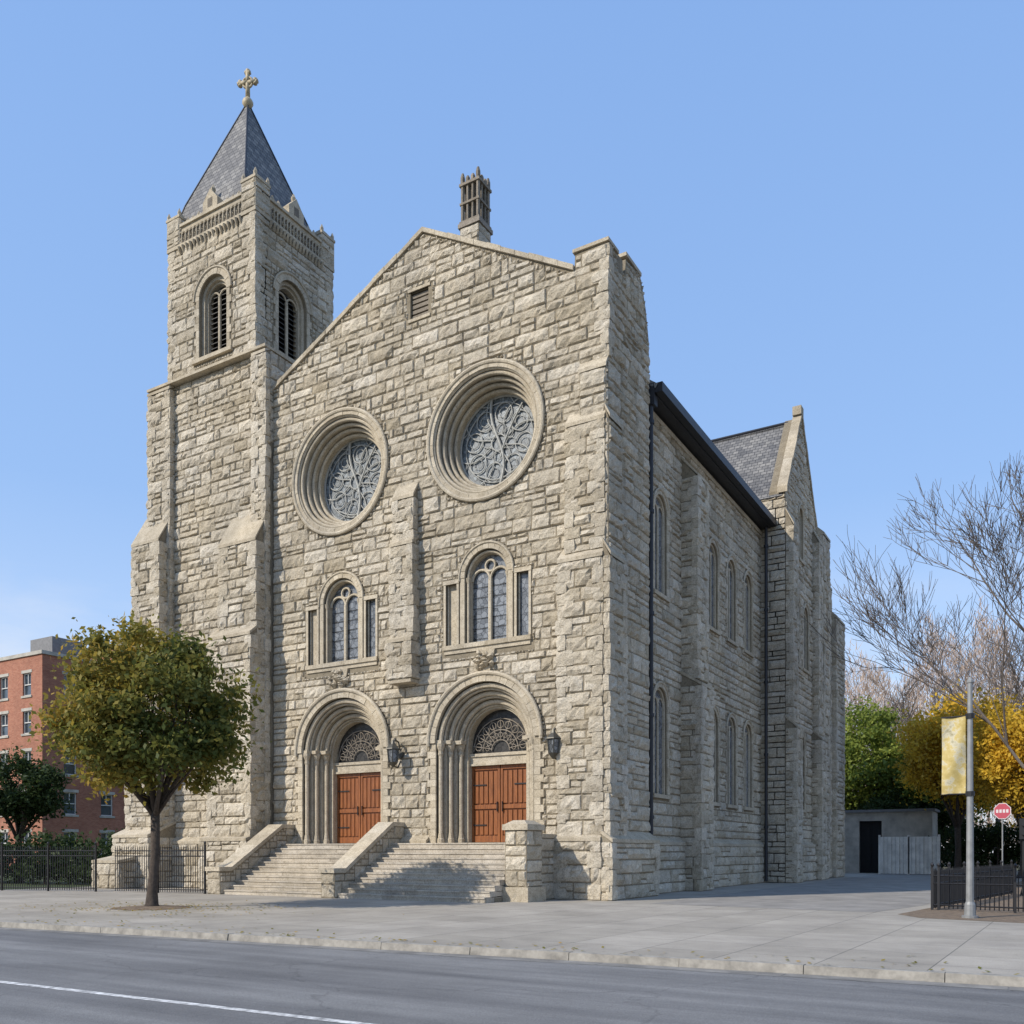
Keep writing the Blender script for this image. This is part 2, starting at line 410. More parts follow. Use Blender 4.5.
def coping(a,b,n,y0=-.1,y1=.5,t=.17):
    for i in range(n):
        p=[(a[0]+(b[0]-a[0])*k,a[1]+(b[1]-a[1])*k) for k in ((i+.01)/n,(i+.99)/n)]
        j=R.uniform(-.02,.02)
        slab(trim,F,[(p[0][0],p[0][1]-.03),(p[1][0],p[1][1]-.03),(p[1][0],p[1][1]+t+j),(p[0][0],p[0][1]+t+j)],[],-y0+R.uniform(-.015,.015),-y1,R.random())
coping((-16.45,22.3),(-8.1,26.55),13); coping((-8.1,26.55),(-1.34,22.78),11)
# ---- portals
def portal(c):
    zs=6.0;zb=2.05
    slab(tr2,F,upoly(c,zb,zs,2.52,2.25,28),[],.05,-.05,.55)
    voussoirs(trim,F,c,zs,2.24,2.5,0,pi,23,0,.14)
    tr2.tube([F.P(c-2.56,5.9,.12)]+arc(F,c,zs,2.56,pi,0,.14,30)+[F.P(c+2.56,5.9,.12)],.085,8,.7)
    for k in range(14):
        for s in(-1,1):
            z=zb+k*.28; w=.26 if k%2 else .4
            u0,u1=(c+s*2.24,c+s*(2.24+w)); fbox(trim,F,min(u0,u1),max(u0,u1),0,.07+R.uniform(0,.02),z+.006,z+.274,R.random())
    orders=[(2.3,1.98,-.28),(2.0,1.7,-.60),(1.72,1.34,-.90)]
    for ro,ri,d in orders:
        slab(tr2,F,upoly(c,zb,zs,ro,ri,28),[],d,d-.4,R.uniform(.3,.6))
        voussoirs(trim,F,c,zs,ri+.09,ro-.04,0,pi,19,d-.02,d+.035)
    for r,d in((2.12,-.1),(1.86,-.42),(1.58,-.74)):
        tr2.tube(arc(F,c,zs,r,pi,0,d,28),.1,8,.6)
        tr2.tube(arc(F,c,zs,r-.13,pi,0,d-.1,28),.05,6,.4)
        for s in(-1,1):
            u=c+s*r
            tr2.tube([F.P(u,zb+.38,d),F.P(u,zs-.5,d)],.085,10,.5)
            tr2.tube([F.P(u,zb,d),F.P(u,zb+.16,d),F.P(u,zb+.2,d),F.P(u,zb+.38,d)],[.15,.15,.12,.1],8,.4)
            tr2.tube([F.P(u,zs-.5,d),F.P(u,zs-.42,d),F.P(u,zs-.3,d),F.P(u,zs-.12,d),F.P(u,zs,d)],[.085,.115,.1,.17,.18],8,.4)
    for s in(-1,1):
        for a,b,d in((2.0,2.5,.04),(1.72,2.2,-.2),(1.4,1.95,-.48)):
            u0,u1=sorted((c+s*a,c+s*b)); fbox(trim,F,u0,u1,d-.35,d,zs-.02,zs+.13,.5)
    slab(tr2,F,[(c-1.5,5.16),(c+1.5,5.16),(c+1.5,5.6),(c-1.5,5.6)],[],-1.06,-1.44,.8)
    fbox(tr2,F,c-1.4,c+1.4,-1.15,-1.0,5.5,5.62,.6); fbox(tr2,F,c-1.4,c+1.4,-1.15,-1.02,5.14,5.22,.6)
    tym.add([F.P(a,b,-1.26) for a,b in archpoly(c,5.6,zs,1.4,24)],[tuple(range(27))])
    for r in(.42,.82,1.26): tdk.tube(arc(F,c,5.72,r,0,pi,-1.19,20),.022,5,.9)
    for i in range(9):
        a=pi*(i+.5)/9
        tdk.tube([F.P(c+.42*math.cos(a),5.72+.42*math.sin(a),-1.19),F.P(c+1.3*math.cos(a),5.72+1.3*math.sin(a),-1.19)],.018,5,.9)
        tdk.tube(arc(F,c+1.04*math.cos(a),5.72+1.04*math.sin(a),.15,0,2*pi,-1.19,10),.018,5,.9)
        tdk.tube(arc(F,c+.62*math.cos(a),5.72+.62*math.sin(a),.1,0,2*pi,-1.19,8),.015,5,.9)
    for s in(-1,1):
        u0,u1=sorted((c+s*.015,c+s*1.34)); fbox(woodb,F,u0,u1,-1.34,-1.24,2.07,5.15)
        n=5
        for k in range(n):
            a=u0+.1+(u1-u0-.2)*k/n; b=u0+.1+(u1-u0-.2)*(k+1)/n
            for z0,z1 in((2.35,3.4),(3.6,4.96)): fbox(woodb,F,a+.025,b-.025,-1.24,-1.19,z0+.04,z1-.04)
        for z0,z1 in((2.09,2.35),(3.42,3.58),(4.98,5.13)): fbox(woodb,F,u0+.01,u1-.01,-1.24,-1.17,z0,z1)
        fbox(woodb,F,u0+.005,u0+.1,-1.24,-1.168,2.08,5.14); fbox(woodb,F,u1-.1,u1-.005,-1.24,-1.168,2.08,5.14)
        for z in(2.75,4.35):
            uu=sorted((c+s*1.28,c+s*.65)); fbox(iron,F,uu[0],uu[1],-1.19,-1.155,z,z+.05)
        iron.tube([F.P(c+s*.12,3.3,-1.12),F.P(c+s*.12,3.7,-1.12)],.025,6)
    fbox(trim,F,c-2.3,c+2.3,-1.44,-.02,1.9,2.06,.7)
for c in PC: portal(c)
# ---- roses
def rosew(c):
    z=RZ
    voussoirs(trim,F,c,z,2.38,2.56,0,2*pi,34,0,.09)
    tr2.tube(arc(F,c,z,2.6,0,2*pi,.08,56),.085,8,.7,cap=False)
    for ro,ri,d in((2.45,2.22,-.14),(2.26,2.08,-.34),(2.12,1.95,-.56),(2.0,1.82,-.8)):
        slab(tr2,F,circ(c,z,ro),[circ(c,z,ri)],d,d-.4,R.uniform(.2,.65))
        tr2.tube(arc(F,c,z,ri+.035,0,2*pi,d+.03,52),.075,8,.6,cap=False)
    tr2.tube(arc(F,c,z,2.38,0,2*pi,-.02,52),.06,8,.6,cap=False)
    rose.add([F.P(a,b,-1.12) for a,b in circ(c,z,1.95)],[tuple(range(48))])
    d=-1.06
    def T(p,r=.045): rbar.tube(p,r,6,.5)
    T(arc(F,c,z,1.8,0,2*pi,d,48),.05); T(arc(F,c,z,1.55,0,2*pi,d,40),.02)
    for i in range(8):
        a=2*pi*(i+.5)/8+.2
        cx=c+1.16*math.cos(a); cz=z+1.16*math.sin(a)
        T(arc(F,cx,cz,.38,0,2*pi,d,18),.024); T(arc(F,cx,cz,.2,0,2*pi,d,10),.014)
        T(arc(F,c+.55*math.cos(a),z+.55*math.sin(a),.2,0,2*pi,d,12),.016)
        a2=2*pi*i/8+.2
        pts=[]
        for k in range(11):
            rr=.3+1.5*k/10; aa=a2+.3*math.sin(rr*1.7)
            pts.append(F.P(c+rr*math.cos(aa),z+rr*math.sin(aa),d))
        T(pts,.026)
        T([F.P(c+1.55*math.cos(a2+.1),z+1.55*math.sin(a2+.1),d),F.P(c+1.8*math.cos(a2+.3),z+1.8*math.sin(a2+.3),d)],.018)
    T(arc(F,c,z,.32,0,2*pi,d,20),.03)
    T([F.P(c+.3*math.sin(k/14*pi*1.6+.3)-.05,z-1.78+3.56*k/14,d+.03) for k in range(15)],.055)
    T([F.P(c+.1+1.0*(k/12)**1.4,z-.6+1.9*k/12,d+.02) for k in range(13)],.038)
    T([F.P(c-1.0+2.0*k/12,z-1.1-.35*math.sin(pi*k/12),d+.02) for k in range(13)],.03)
for c in RC: rosew(c)
# ---- upper windows
def upperwin(c):
    zs=12.35;z0=9.8
    voussoirs(trim,F,c,zs,.98,1.2,0,pi,13,0,.07)
    tr2.tube([F.P(c-1.22,zs-.1,.06)]+arc(F,c,zs,1.22,pi,0,.07,20)+[F.P(c+1.22,zs-.1,.06)],.05,6,.6)
    slab(tr2,F,upoly(c,z0,zs,1.02,.84),[],-.16,-.5,.5)
    tr2.tube(arc(F,c,zs,.9,pi,0,-.1,20),.06,6,.6)
    for s in(-1,1):
        fbox(trim,F,c+s*1.09-.1,c+s*1.09+.1,0,.05,z0,zs,.6)
        tr2.tube([F.P(c+s*.9,z0,-.1),F.P(c+s*.9,zs,-.1)],.06,8,.6)
        tr2.tube([F.P(c+s*.9,zs-.22,-.1),F.P(c+s*.9,zs,-.1)],[.06,.12],8,.4)
    glass.add([F.P(a,b,-.36) for a,b in archpoly(c,z0,zs,.95,18)],[tuple(range(21))])
    tr2.tube([F.P(c,z0,-.28),F.P(c,zs-.1,-.28)],.085,8,.8)
    for s in(-1,1):
        tr2.tube(arc(F,c+s*.42,zs-.1,.4,0,pi,-.28,12),.055,6,.8)
    tr2.tube(arc(F,c,zs+.42,.22,0,2*pi,-.28,14),.05,6,.8)
    for k in range(6): iron.tube([F.P(c-.85,z0+.4*k+.2,-.33),F.P(c+.85,z0+.4*k+.2,-.33)],.01,4)
    for s in(-1,1):
        u=c+s*1.62
        for a,b in((u-.36,u-.26),(u+.26,u+.36)): fbox(trim,F,a,b,-.05,.05,z0,12.2,.6)
        fbox(trim,F,u-.38,u+.38,-.05,.07,12.2,12.36,.7)
        (glass if s>0 else tr2).add([F.P(u-.28,z0-.02,-.16),F.P(u+.28,z0-.02,-.16),F.P(u+.28,12.22,-.16),F.P(u-.28,12.22,-.16)],[(0,1,2,3)])
        for q in(-.22,.22): tr2.tube([F.P(u+q,z0,-.1),F.P(u+q,12.2,-.1)],.035,6,.7)
    for k in range(4): fbox(trim,F,c-2.0+k,c-1.01+k,-.3,.11,9.62,9.79,R.random())
    fbox(tr2,F,c-1.95,c+1.95,-.1,.05,9.46,9.62,.5)
    for k in range(34):
        a=R.uniform(0,2*pi);r=R.uniform(0,.45); x=c+r*1.25*math.cos(a); zz=9.02+r*.9*math.sin(a); q=R.uniform(.06,.15)
        tr2.tube([F.P(x,zz-q,.1),F.P(x+R.uniform(-.04,.04),zz,.27-r*.3),F.P(x,zz+q,.1)],[.03,q*.9,.03],6,R.uniform(0,.5))
    slab(trim,F,[(c-.42,9.45),(c-.2,8.6),(c+.2,8.6),(c+.42,9.45)],[],.1,-.02,.3)
for c in WC: upperwin(c)
# ---- centre pilaster & corner buttresses
B=lambda *a,**k: buttress(core,st,trim,*a,**k)
B(F,-9.35,-8.35,.32,14.0,15.9,.6); B(F,-9.4,-8.3,.46,10.1,14.0,.35); B(F,-9.45,-8.25,.62,8.6,10.1,.35)
fbox(trim,F,-9.42,-8.28,0,.6,8.46,8.6,.4)
B(F,-1.05,-.02,.14,17.2,18.9,.3); B(F,-1.5,-.02,.28,12.4,17.0,.45); B(F,-1.75,-.02,.45,2.2,12.1,.5)
for a,b in((-16.4,-14.95),(-9.75,-7.8),(-2.6,-.02)):
    B(F,a,b,.22,0,2.05,.2)
B(F,-1.85,-.02,.62,0,2.1,.3)
# ---- corner turret side wall
S0=Fr((0,0,0),(0,1,0),(1,0,0))
TP=[(.012,0),(3.8,0),(3.8,21.6),(3.5,22.7),(3.15,23.4),(2.9,23.75),(1.55,23.6),(1.5,23.0),(.85,22.9),(.75,23.3),(.012,23.4)]
slab(core,S0,TP,[],0,-1.29)
ashlar(st,S0,.0,3.8,2.2,23.8,lambda u,z: inpoly(TP,u,z),.06)
fbox(trim,F,-1.38,.05,-.85,.07,23.38,23.5,.5); fbox(trim,S0,1.5,2.95,-1.33,.05,23.72,23.85,.5)
B(S0,-.43,1.0,.25,2.2,12.1,.5); B(S0,-.265,.9,.14,12.4,17.0,.4)
B(S0,-.6,3.75,.40,0,2.05,.3)
# ---- nave side wall
SN=Fr((-.4,0,0),(0,1,0),(1,0,0))
def lancets(fr,wins,poly,d=-.9,zl=0):
    hs=[];ts=[]
    for (c,z0,zs,r) in wins: hs.append(archpoly(c,z0,zs,r,14)); ts.append(in_arch(c,z0-.18,zs,r+.16))
    slab(core,fr,poly,hs,0,d)
    us=[p[0] for p in poly]
    ashlar(st,fr,min(us),max(us),zl,max(p[1] for p in poly),lambda u,z: inpoly(poly,u,z) and not any(t(u,z) for t in ts),.06)
    for (c,z0,zs,r) in wins:
        voussoirs(trim,fr,c,zs,r,r+.19,0,pi,9,0,.05)
        tr2.tube([fr.P(c-r-.2,zs-.1,.05)]+arc(fr,c,zs,r+.2,pi,0,.06,16)+[fr.P(c+r+.2,zs-.1,.05)],.045,6,.8)
        k=0;z=z0
        while z<zs-.05:
            for s in(-1,1):
                a,b=sorted((c+s*r,c+s*(r+(.17 if k%2 else .28)))); fbox(trim,fr,a,b,0,.05,z+.006,min(z+.38,zs)-.006,R.random())
            z+=.38;k+=1
        fbox(trim,fr,c-r-.2,c+r+.2,-.2,.12,z0-.18,z0-.02,.5)
        slab(tr2,fr,upoly(c,z0,zs,r+.03,r-.1,14),[],-.07,-.3,.7)
        glass.add([fr.P(a,b,-.16) for a,b in archpoly(c,z0,zs,r-.05,14)],[tuple(range(17))])
        if r>.35: tr2.tube([fr.P(c,z0,-.12),fr.P(c,zs+r*.4,-.12)],.05,6,.8)
        for s in(-1,1): tr2.tube(arc(fr,c+s*r*.45,zs,r*.42,0,pi,-.12,8),.035,5,.8)
W=[]
for y in(6.0,12.8,15.7,18.6):
    W+= [(y,12.4,15.8,.68),(y,4.1,7.8,.72)]
lancets(SN,W,[(3.7,0),(21.2,0),(21.2,20.1),(3.7,20.1)])
B(SN,8.3,9.9,.95,0,8.9,.6); B(SN,8.4,9.8,.75,9.2,18.0,.9)
for a,b in((3.82,8.3),(9.9,21.0)): B(SN,a,b,.25,0,2.0,.2,left=False,right=False)
fbox(trim,SN,3.85,21.2,0,.12,19.3,19.5,.5)
for y,x in((3.98,.02),(20.7,.02)):
    lead.tube([(x,y,20.0),(x,y,.1)],.09,8)
    for z in(3,7,11,15,18.5): lead.tube([(x,y,z),(x,y,z+.14)],.13,8)
lead.box(-.2,.2,3.86,4.2,19.2,19.9)
# ---- transept
ST=Fr((1.0,0,0),(0,1,0),(1,0,0))
TG=[(21.0,0),(28.4,0),(28.4,21.8),(24.5,27.0),(21.0,21.6)]
lancets(ST,[(23.4,12.5,15.6,.6),(25.7,12.5,15.6,.6),(24.6,4.2,7.8,.75),(24.5,18.7,21.2,.5)],TG)
FT=Fr((0,21.0,0),(1,0,0),(0,-1,0))
core.box(-.4,.99,21.0,22.0,0,21.4); ashlar(st,FT,-.4,1.0,0,21.4,None,.05)
for (a,b) in(((20.85,21.5),(24.5,27.05)),((24.5,27.05),(28.6,21.7))):
    n=8
    for i in range(n):
        p=[(a[0]+(b[0]-a[0])*k,a[1]+(b[1]-a[1])*k) for k in((i+.01)/n,(i+.99)/n)]; j=R.uniform(-.03,.03)
        slab(trim,ST,[(p[0][0],p[0][1]-.05),(p[1][0],p[1][1]-.05),(p[1][0],p[1][1]+.26+j),(p[0][0],p[0][1]+.26+j)],[],.1+j,-.42,R.random()*.6)
fbox(trim,ST,24.2,24.8,-.4,.1,27.1,27.6,.3)
B(ST,20.95,22.2,.6,0,8.5,.6); B(ST,21.0,22.1,.4,8.8,19.6,.9)
B(ST,27.2,28.5,.6,0,8.5,.6); B(ST,27.3,28.4,.4,8.8,20.5,.9)
B(ST,22.2,27.2,.25,0,2.0,.2,left=False,right=False)
def block(x0,x1,y0,y1,z1,slope=.9):
    core.box(x0,x1,y0,y1,0,z1)
    fa=Fr((x1,0,0),(0,1,0),(1,0,0))
    ashlar(st,fa,y0,y1,0,z1,None,.06); ashlar(st,Fr((0,y0,0),(1,0,0),(0,-1,0)),max(x0,x1-2),x1,0,z1,None,.06)
    quoins(fa,y1,0,.1,z1-.05,1); quoins(fa,y0,0,.1,z1-.05,-1)
    vs=[(x1+.07,y0-.05,z1),(x1+.07,y1+.05,z1),(x0,y1+.05,z1),(x0,y0-.05,z1),(x1+.07,y0-.05,z1+.15),(x1+.07,y1+.05,z1+.15),(x1-.9,y1+.05,z1+slope+.15),(x1-.9,y0-.05,z1+slope+.15)]
    trim.add(vs,[(0,1,5,4),(4,5,6,7),(0,4,7,3),(1,2,6,5)],.4)
block(-.5,1.45,28.45,30.2,21.3); block(-.5,1.0,30.22,33.0,19.0); block(-.5,1.3,33.0,35.8,17.2)
core.box(-16,-.5,30,36.0,0,19.0)
# ---- roofs
slate=MB()
def roofslab(a,b,c,d,t=.18):
    a,b,c,d=[Vector(p) for p in(a,b,c,d)]; n=(b-a).cross(d-a).normalized()
    if n.z<0: n=-n
    lo=[p-n*t for p in(a,b,c,d)]
    slate.add([a,b,c,d]+lo,[(0,1,2,3),(7,6,5,4),(0,4,5,1),(1,5,6,2),(2,6,7,3),(3,7,4,0)])
roofslab((.35,3.86,19.95),(.35,35.5,19.95),(-8.1,35.5,26.0),(-8.1,3.86,26.0))
roofslab((-1.34,1.32,21.16),(-1.34,3.855,21.16),(-8.1,3.855,26.0),(-8.1,1.32,26.0))
roofslab((-16.6,1.32,19.95),(-16.6,36.0,19.95),(-8.1,36.0,26.0),(-8.1,1.32,26.0))
roofslab((.85,20.9,21.3),(.85,24.5,26.8),(-8.1,24.5,26.8),(-8.1,20.9,21.3))
roofslab((.85,28.5,21.6),(.85,24.5,26.8),(-8.1,24.5,26.8),(-8.1,28.5,21.6))
lead.box(.2,.52,3.9,21.0,19.66,20.02); lead.box(-.38,.2,3.9,21.0,19.62,19.74)
lead.tube([(-8.1,1.4,26.05),(-8.1,36,26.05)],.1,6); lead.tube([(.3,24.5,26.85),(-8,24.5,26.85)],.1,6)
core.box(-16.9,-16.4,1.4,36,0,20); core.box(-16.4,-.5,35.4,35.95,0,21)
# ---- chimney
cx,cy=-9.85,6.5
core.box(cx-.52,cx+.52,cy-.52,cy+.52,23,31.0)
ashlar(st,Fr((0,cy-.52,0),(1,0,0),(0,-1,0)),cx-.52,cx+.52,24,31.0,None,.04); ashlar(st,Fr((cx+.52,0,0),(0,1,0),(1,0,0)),cy-.52,cy+.52,24,31.0,None,.04)
tdk.box(cx-.6,cx+.6,cy-.6,cy+.6,31.0,31.2,.9); tdk.box(cx-.55,cx+.55,cy-.55,cy+.55,31.2,31.32,.6)
tdk.box(cx-.34,cx+.34,cy-.34,cy+.34,31.3,33.2,.2)
for i in range(4):
    for j in range(4):
        if i in(0,3) or j in(0,3):
            px=cx-.43+.287*i; py=cy-.43+.287*j; cn=(i in(0,3) and j in(0,3))
            tdk.tube([(px,py,31.3),(px,py,33.0)],.10 if cn else .075,6,R.random())
            tdk.tube([(px,py,33.0),(px,py,33.05),(px,py,33.4 if cn else 33.3),(px,py,33.62 if cn else 33.42)],[.11,.12,.12,.06],6,R.random())
tdk.box(cx-.54,cx+.54,cy-.54,cy+.54,32.1,32.2,.5); tdk.box(cx-.56,cx+.56,cy-.56,cy+.56,32.98,33.1,.6)
# ================= TOWER
ty=-.2; XL=-24.3
Ft=Fr((0,ty,0),(1,0,0),(0,-1,0))
core.box(XL,-16.42,ty,8.2,0,24.1)
ashlar(st,Ft,XL,-16.42,0,24.1,None,.06)
St=Fr((-16.42,0,0),(0,1,0),(1,0,0)); ashlar(st,St,ty,8.2,20,24.1,None,.05)
ashlar(st,Fr((XL,0,0),(0,1,0),(-1,0,0)),ty,3,0,24.1,None,.06)
B(Ft,XL-.02,-22.75,.3,0,23.9,.2); B(Ft,-17.2,-16.4,.28,0,23.9,.2)
B(Ft,-24.85,-22.9,.8,0,16.5,1.5); B(Ft,-25.0,-22.75,1.05,0,9.0,1.0); B(Ft,-25.2,-22.65,1.6,0,2.4,.7); B(Ft,-25.3,-23.4,2.6,0,1.2,.5)
B(Ft,-18.75,-16.45,.8,0,15.4,1.5); B(Ft,-19.1,-16.42,1.15,0,11.2,1.0); B(Ft,-19.3,-16.4,1.4,0,2.2,.4)
B(Ft,-22.65,-19.3,.25,0,2.1,.2,left=False,right=False)
def frustum(mb,a,b,z0,z1,tone=.5):
    (x0,x1,y0,y1),(X0,X1,Y0,Y1)=a,b
    mb.add([(x0,y0,z0),(x1,y0,z0),(x1,y1,z0),(x0,y1,z0),(X0,Y0,z1),(X1,Y0,z1),(X1,Y1,z1),(X0,Y1,z1)],[(0,3,2,1),(4,5,6,7),(0,1,5,4),(1,2,6,5),(2,3,7,6),(3,0,4,7)],tone)
trim.box(XL-.06,-16.34,-.57,8.3,24.1,24.22,.4)
frustum(tr2,(XL-.03,-16.38,-.53,8.25),(-23.7,-17.7,.3,6.4),24.22,24.7,.35)
u0,u1,v0,v1=-23.75,-17.8,.25,5.4
Fb=Fr((0,v0,0),(1,0,0),(0,-1,0)); Sb=Fr((u1,0,0),(0,1,0),(1,0,0))
TZ=31.1
lou=MB()
def belfry(fr,a,b,c):
    hz0,hzs,r=25.3,28.1,.95
    slab(core,fr,[(a,24.3),(b,24.3),(b,TZ),(a,TZ)],[archpoly(c,hz0,hzs,r,18)],0,-.7)
    t=in_arch(c,hz0-.2,hzs,r+.3)
    ashlar(st,fr,a,b,24.6,TZ,lambda u,z: not t(u,z) and a<u<b,.05)
    quoins(fr,b,0,24.7,TZ-.02,1,.5,.35); quoins(fr,a,0,24.7,TZ-.02,-1,.5,.35)
    voussoirs(trim,fr,c,hzs,r,r+.28,0,pi,15,0,.06); tr2.tube(arc(fr,c,hzs,r+.32,pi,0,.07,20),.055,6,.5)
    k=0;z=hz0
    while z<hzs-.05:
        for s in(-1,1):
            p,q=sorted((c+s*r,c+s*(r+(.2 if k%2 else .32)))); fbox(trim,fr,p,q,0,.05,z+.006,min(z+.35,hzs)-.006,R.random())
        z+=.35;k+=1
    fbox(trim,fr,c-1.35,c+1.35,-.3,.16,hz0-.2,hz0-.02,.5)
    slab(tr2,fr,upoly(c,hz0,hzs,r+.03,r-.17,18),[],-.16,-.5,.5)
    slab(tr2,fr,upoly(c,hz0,hzs,r-.14,r-.27,18),[],-.3,-.6,.5)
    tr2.tube([fr.P(c,hz0,-.4),fr.P(c,hzs+.1,-.4)],.08,8,.5)
    for s in(-1,1): tr2.tube(arc(fr,c+s*.34,hzs+.05,.34,0,pi,-.4,10),.05,6,.5)
    z=hz0+.1
    while z<hzs+.75:
        w=r-.2 if z<hzs else math.sqrt(max(.02,(r-.2)**2-(z-hzs)**2))
        vs=[fr.P(c-w,z,-.42),fr.P(c+w,z,-.42),fr.P(c+w,z+.17,-.68),fr.P(c-w,z+.17,-.68)]
        vs+=[p+Vector((0,0,.03)) for p in vs]
        lou.add(vs,[(3,2,1,0),(4,5,6,7),(0,1,5,4),(2,3,7,6)]); z+=.24
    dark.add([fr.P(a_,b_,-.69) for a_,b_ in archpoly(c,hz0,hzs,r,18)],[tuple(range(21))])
belfry(Fb,u0,u1,-20.6); belfry(Sb,v0+.012,v1,2.6)
core.box(u0+.01,u0+.6,v0+.7,v1-.01,24.3,TZ); core.box(u0+.6,u1-.7,v1-.6,v1-.01,24.3,TZ)
core.box(u0+.6,u1-.72,v0+.72,v1-.6,30.6,31.3)
ashlar(st,Fr((u0,0,0),(0,1,0),(-1,0,0)),v0,v1,24.9,TZ,None,.05)
trim.box(u0-.08,u1+.08,v0-.08,v1+.08,TZ,TZ+.16,.5)
for fr,a,b in((Fb,u0,u1),(Sb,v0,v1),(Fr((0,v1,0),(1,0,0),(0,1,0)),u0,u1),(Fr((u0,0,0),(0,1,0),(-1,0,0)),v0,v1)):
    fbox(tr2,fr,a+.02,b-.02,-.4,-.02,TZ+.16,TZ+1.0,.3)
    n=17
    for i in range(n):
        c=a+.75+(b-a-1.5)*(i+.5)/n
        tr2.tube(arc(fr,c,TZ+.62,.12,0,pi,.03,8),.035,5,.3)
        tr2.tube([fr.P(c-.165,TZ+.2,.03),fr.P(c-.165,TZ+.72,.03)],.035,5,.4)
        tr2.tube(arc(fr,c,TZ+.42,.07,0,2*pi,.02,6),.028,4,.3)
        fbox(tdk,fr,c-.1,c+.1,-.05,-.012,TZ+.24,TZ+.7,.3)
        # carved corbels below the frieze
        tr2.tube([fr.P(c,TZ-.32,.03),fr.P(c,TZ-.16,.1),fr.P(c,TZ-.01,.14)],[.04,.075,.085],5,R.random()*.5)
    fbox(trim,fr,a-.04,b+.04,-.45,.07,TZ+1.0,TZ+1.13,.5)
    m=(a+b)/2
    slab(tr2,fr,[(m-.5,TZ+1.13),(m+.5,TZ+1.13),(m+.5,TZ+1.55),(m,TZ+2.1),(m-.5,TZ+1.55)],[],.05,-.35,.4)
    fbox(tdk,fr,m-.16,m+.16,.0,.06,TZ+1.25,TZ+1.65,.1)
    tr2.tube([fr.P(m,TZ+2.0,-.15),fr.P(m,TZ+2.2,-.15),fr.P(m,TZ+2.4,-.15)],[.08,.13,.03],5,.3)
    k=1.0
    while k<(b-a)/2-.9:
        for s in(-1,1): tr2.tube([fr.P(m+s*k,TZ+1.1,-.15),fr.P(m+s*k,TZ+1.3,-.15),fr.P(m+s*k,TZ+1.42+R.uniform(0,.08),-.15)],[.13,.11,.03],5,R.random()*.5)
        k+=.38
for x in(u0+.38,u1-.38):
    for y in(v0+.38,v1-.38):
        trim.box(x-.45,x+.45,y-.45,y+.45,TZ+.16,TZ+1.5,.5)
        ashlar(st,Fr((0,y-.45,0),(1,0,0),(0,-1,0)),x-.45,x+.45,TZ+.16,TZ+1.5,None,.04); ashlar(st,Fr((x+.45,0,0),(0,1,0),(1,0,0)),y-.45,y+.45,TZ+.16,TZ+1.5,None,.04)
        trim.box(x-.49,x+.49,y-.49,y+.49,TZ+1.5,TZ+1.62,.5)
        frustum(tr2,(x-.42,x+.42,y-.42,y+.42),(x-.18,x+.18,y-.18,y+.18),TZ+1.62,TZ+1.95,.4)
        for ax,ay in((-.38,-.38),(.38,-.38),(.38,.38),(-.38,.38)):
            tr2.tube([(x+ax,y+ay,TZ+1.6),(x+ax,y+ay,TZ+1.8),(x+ax,y+ay,TZ+1.98)],[.09,.1,.02],5,.3)
scx,scy=-21.15,2.9
prof=[(2.75,31.4),(2.5,32.3),(2.1,33.6),(.06,39.2)]
for i in range(3):
    a,za=prof[i];b,zb_=prof[i+1]
    ay=min(a,2.45);b2=min(b,2.4)
    vs=[(scx-a,scy-ay,za),(scx+a,scy-ay,za),(scx+a,scy+ay,za),(scx-a,scy+ay,za),(scx-b,scy-b2,zb_),(scx+b,scy-b2,zb_),(scx+b,scy+b2,zb_),(scx-b,scy+b2,zb_)]
    slate.add(vs,[(0,1,5,4),(1,2,6,5),(2,3,7,6),(3,0,4,7)])
for sx in(-1,1):
    for sy in(-1,1): lead.tube([(scx+sx*a,scy+sy*min(a,2.42),z) for a,z in prof],.05,6)
g=MB()
g.tube([(scx,scy,39.0),(scx,scy,39.25),(scx,scy,39.4),(scx,scy,39.6)],[.12,.27,.27,.1],8)
zc=40.35
g.tube([(scx,scy,39.6),(scx,scy,zc+.55)],[.12,.1],6)
cdx,cdy=math.cos(math.radians(20)),math.sin(math.radians(20))
for dx,dz in((-.4,0),(.4,0),(0,.5)):
    g.tube([(scx,scy,zc),(scx+dx*cdx,scy+dx*cdy,zc+dz)],.11,6)
    for k in range(3):
        a=math.atan2(dz,dx)+(k-1)*1.5; r=.14
        g.tube([(scx+dx*cdx,scy+dx*cdy,zc+dz),(scx+(dx+r*math.cos(a))*cdx,scy+(dx+r*math.cos(a))*cdy,zc+dz+r*math.sin(a))],[.08,.11],6)
g.tube([(scx+.26*math.cos(2*pi*i/20)*cdx,scy+.26*math.cos(2*pi*i/20)*cdy,zc+.26*math.sin(2*pi*i/20)) for i in range(21)],.06,6)
g.build('spire_cross',M['gold'],church,smooth=True)
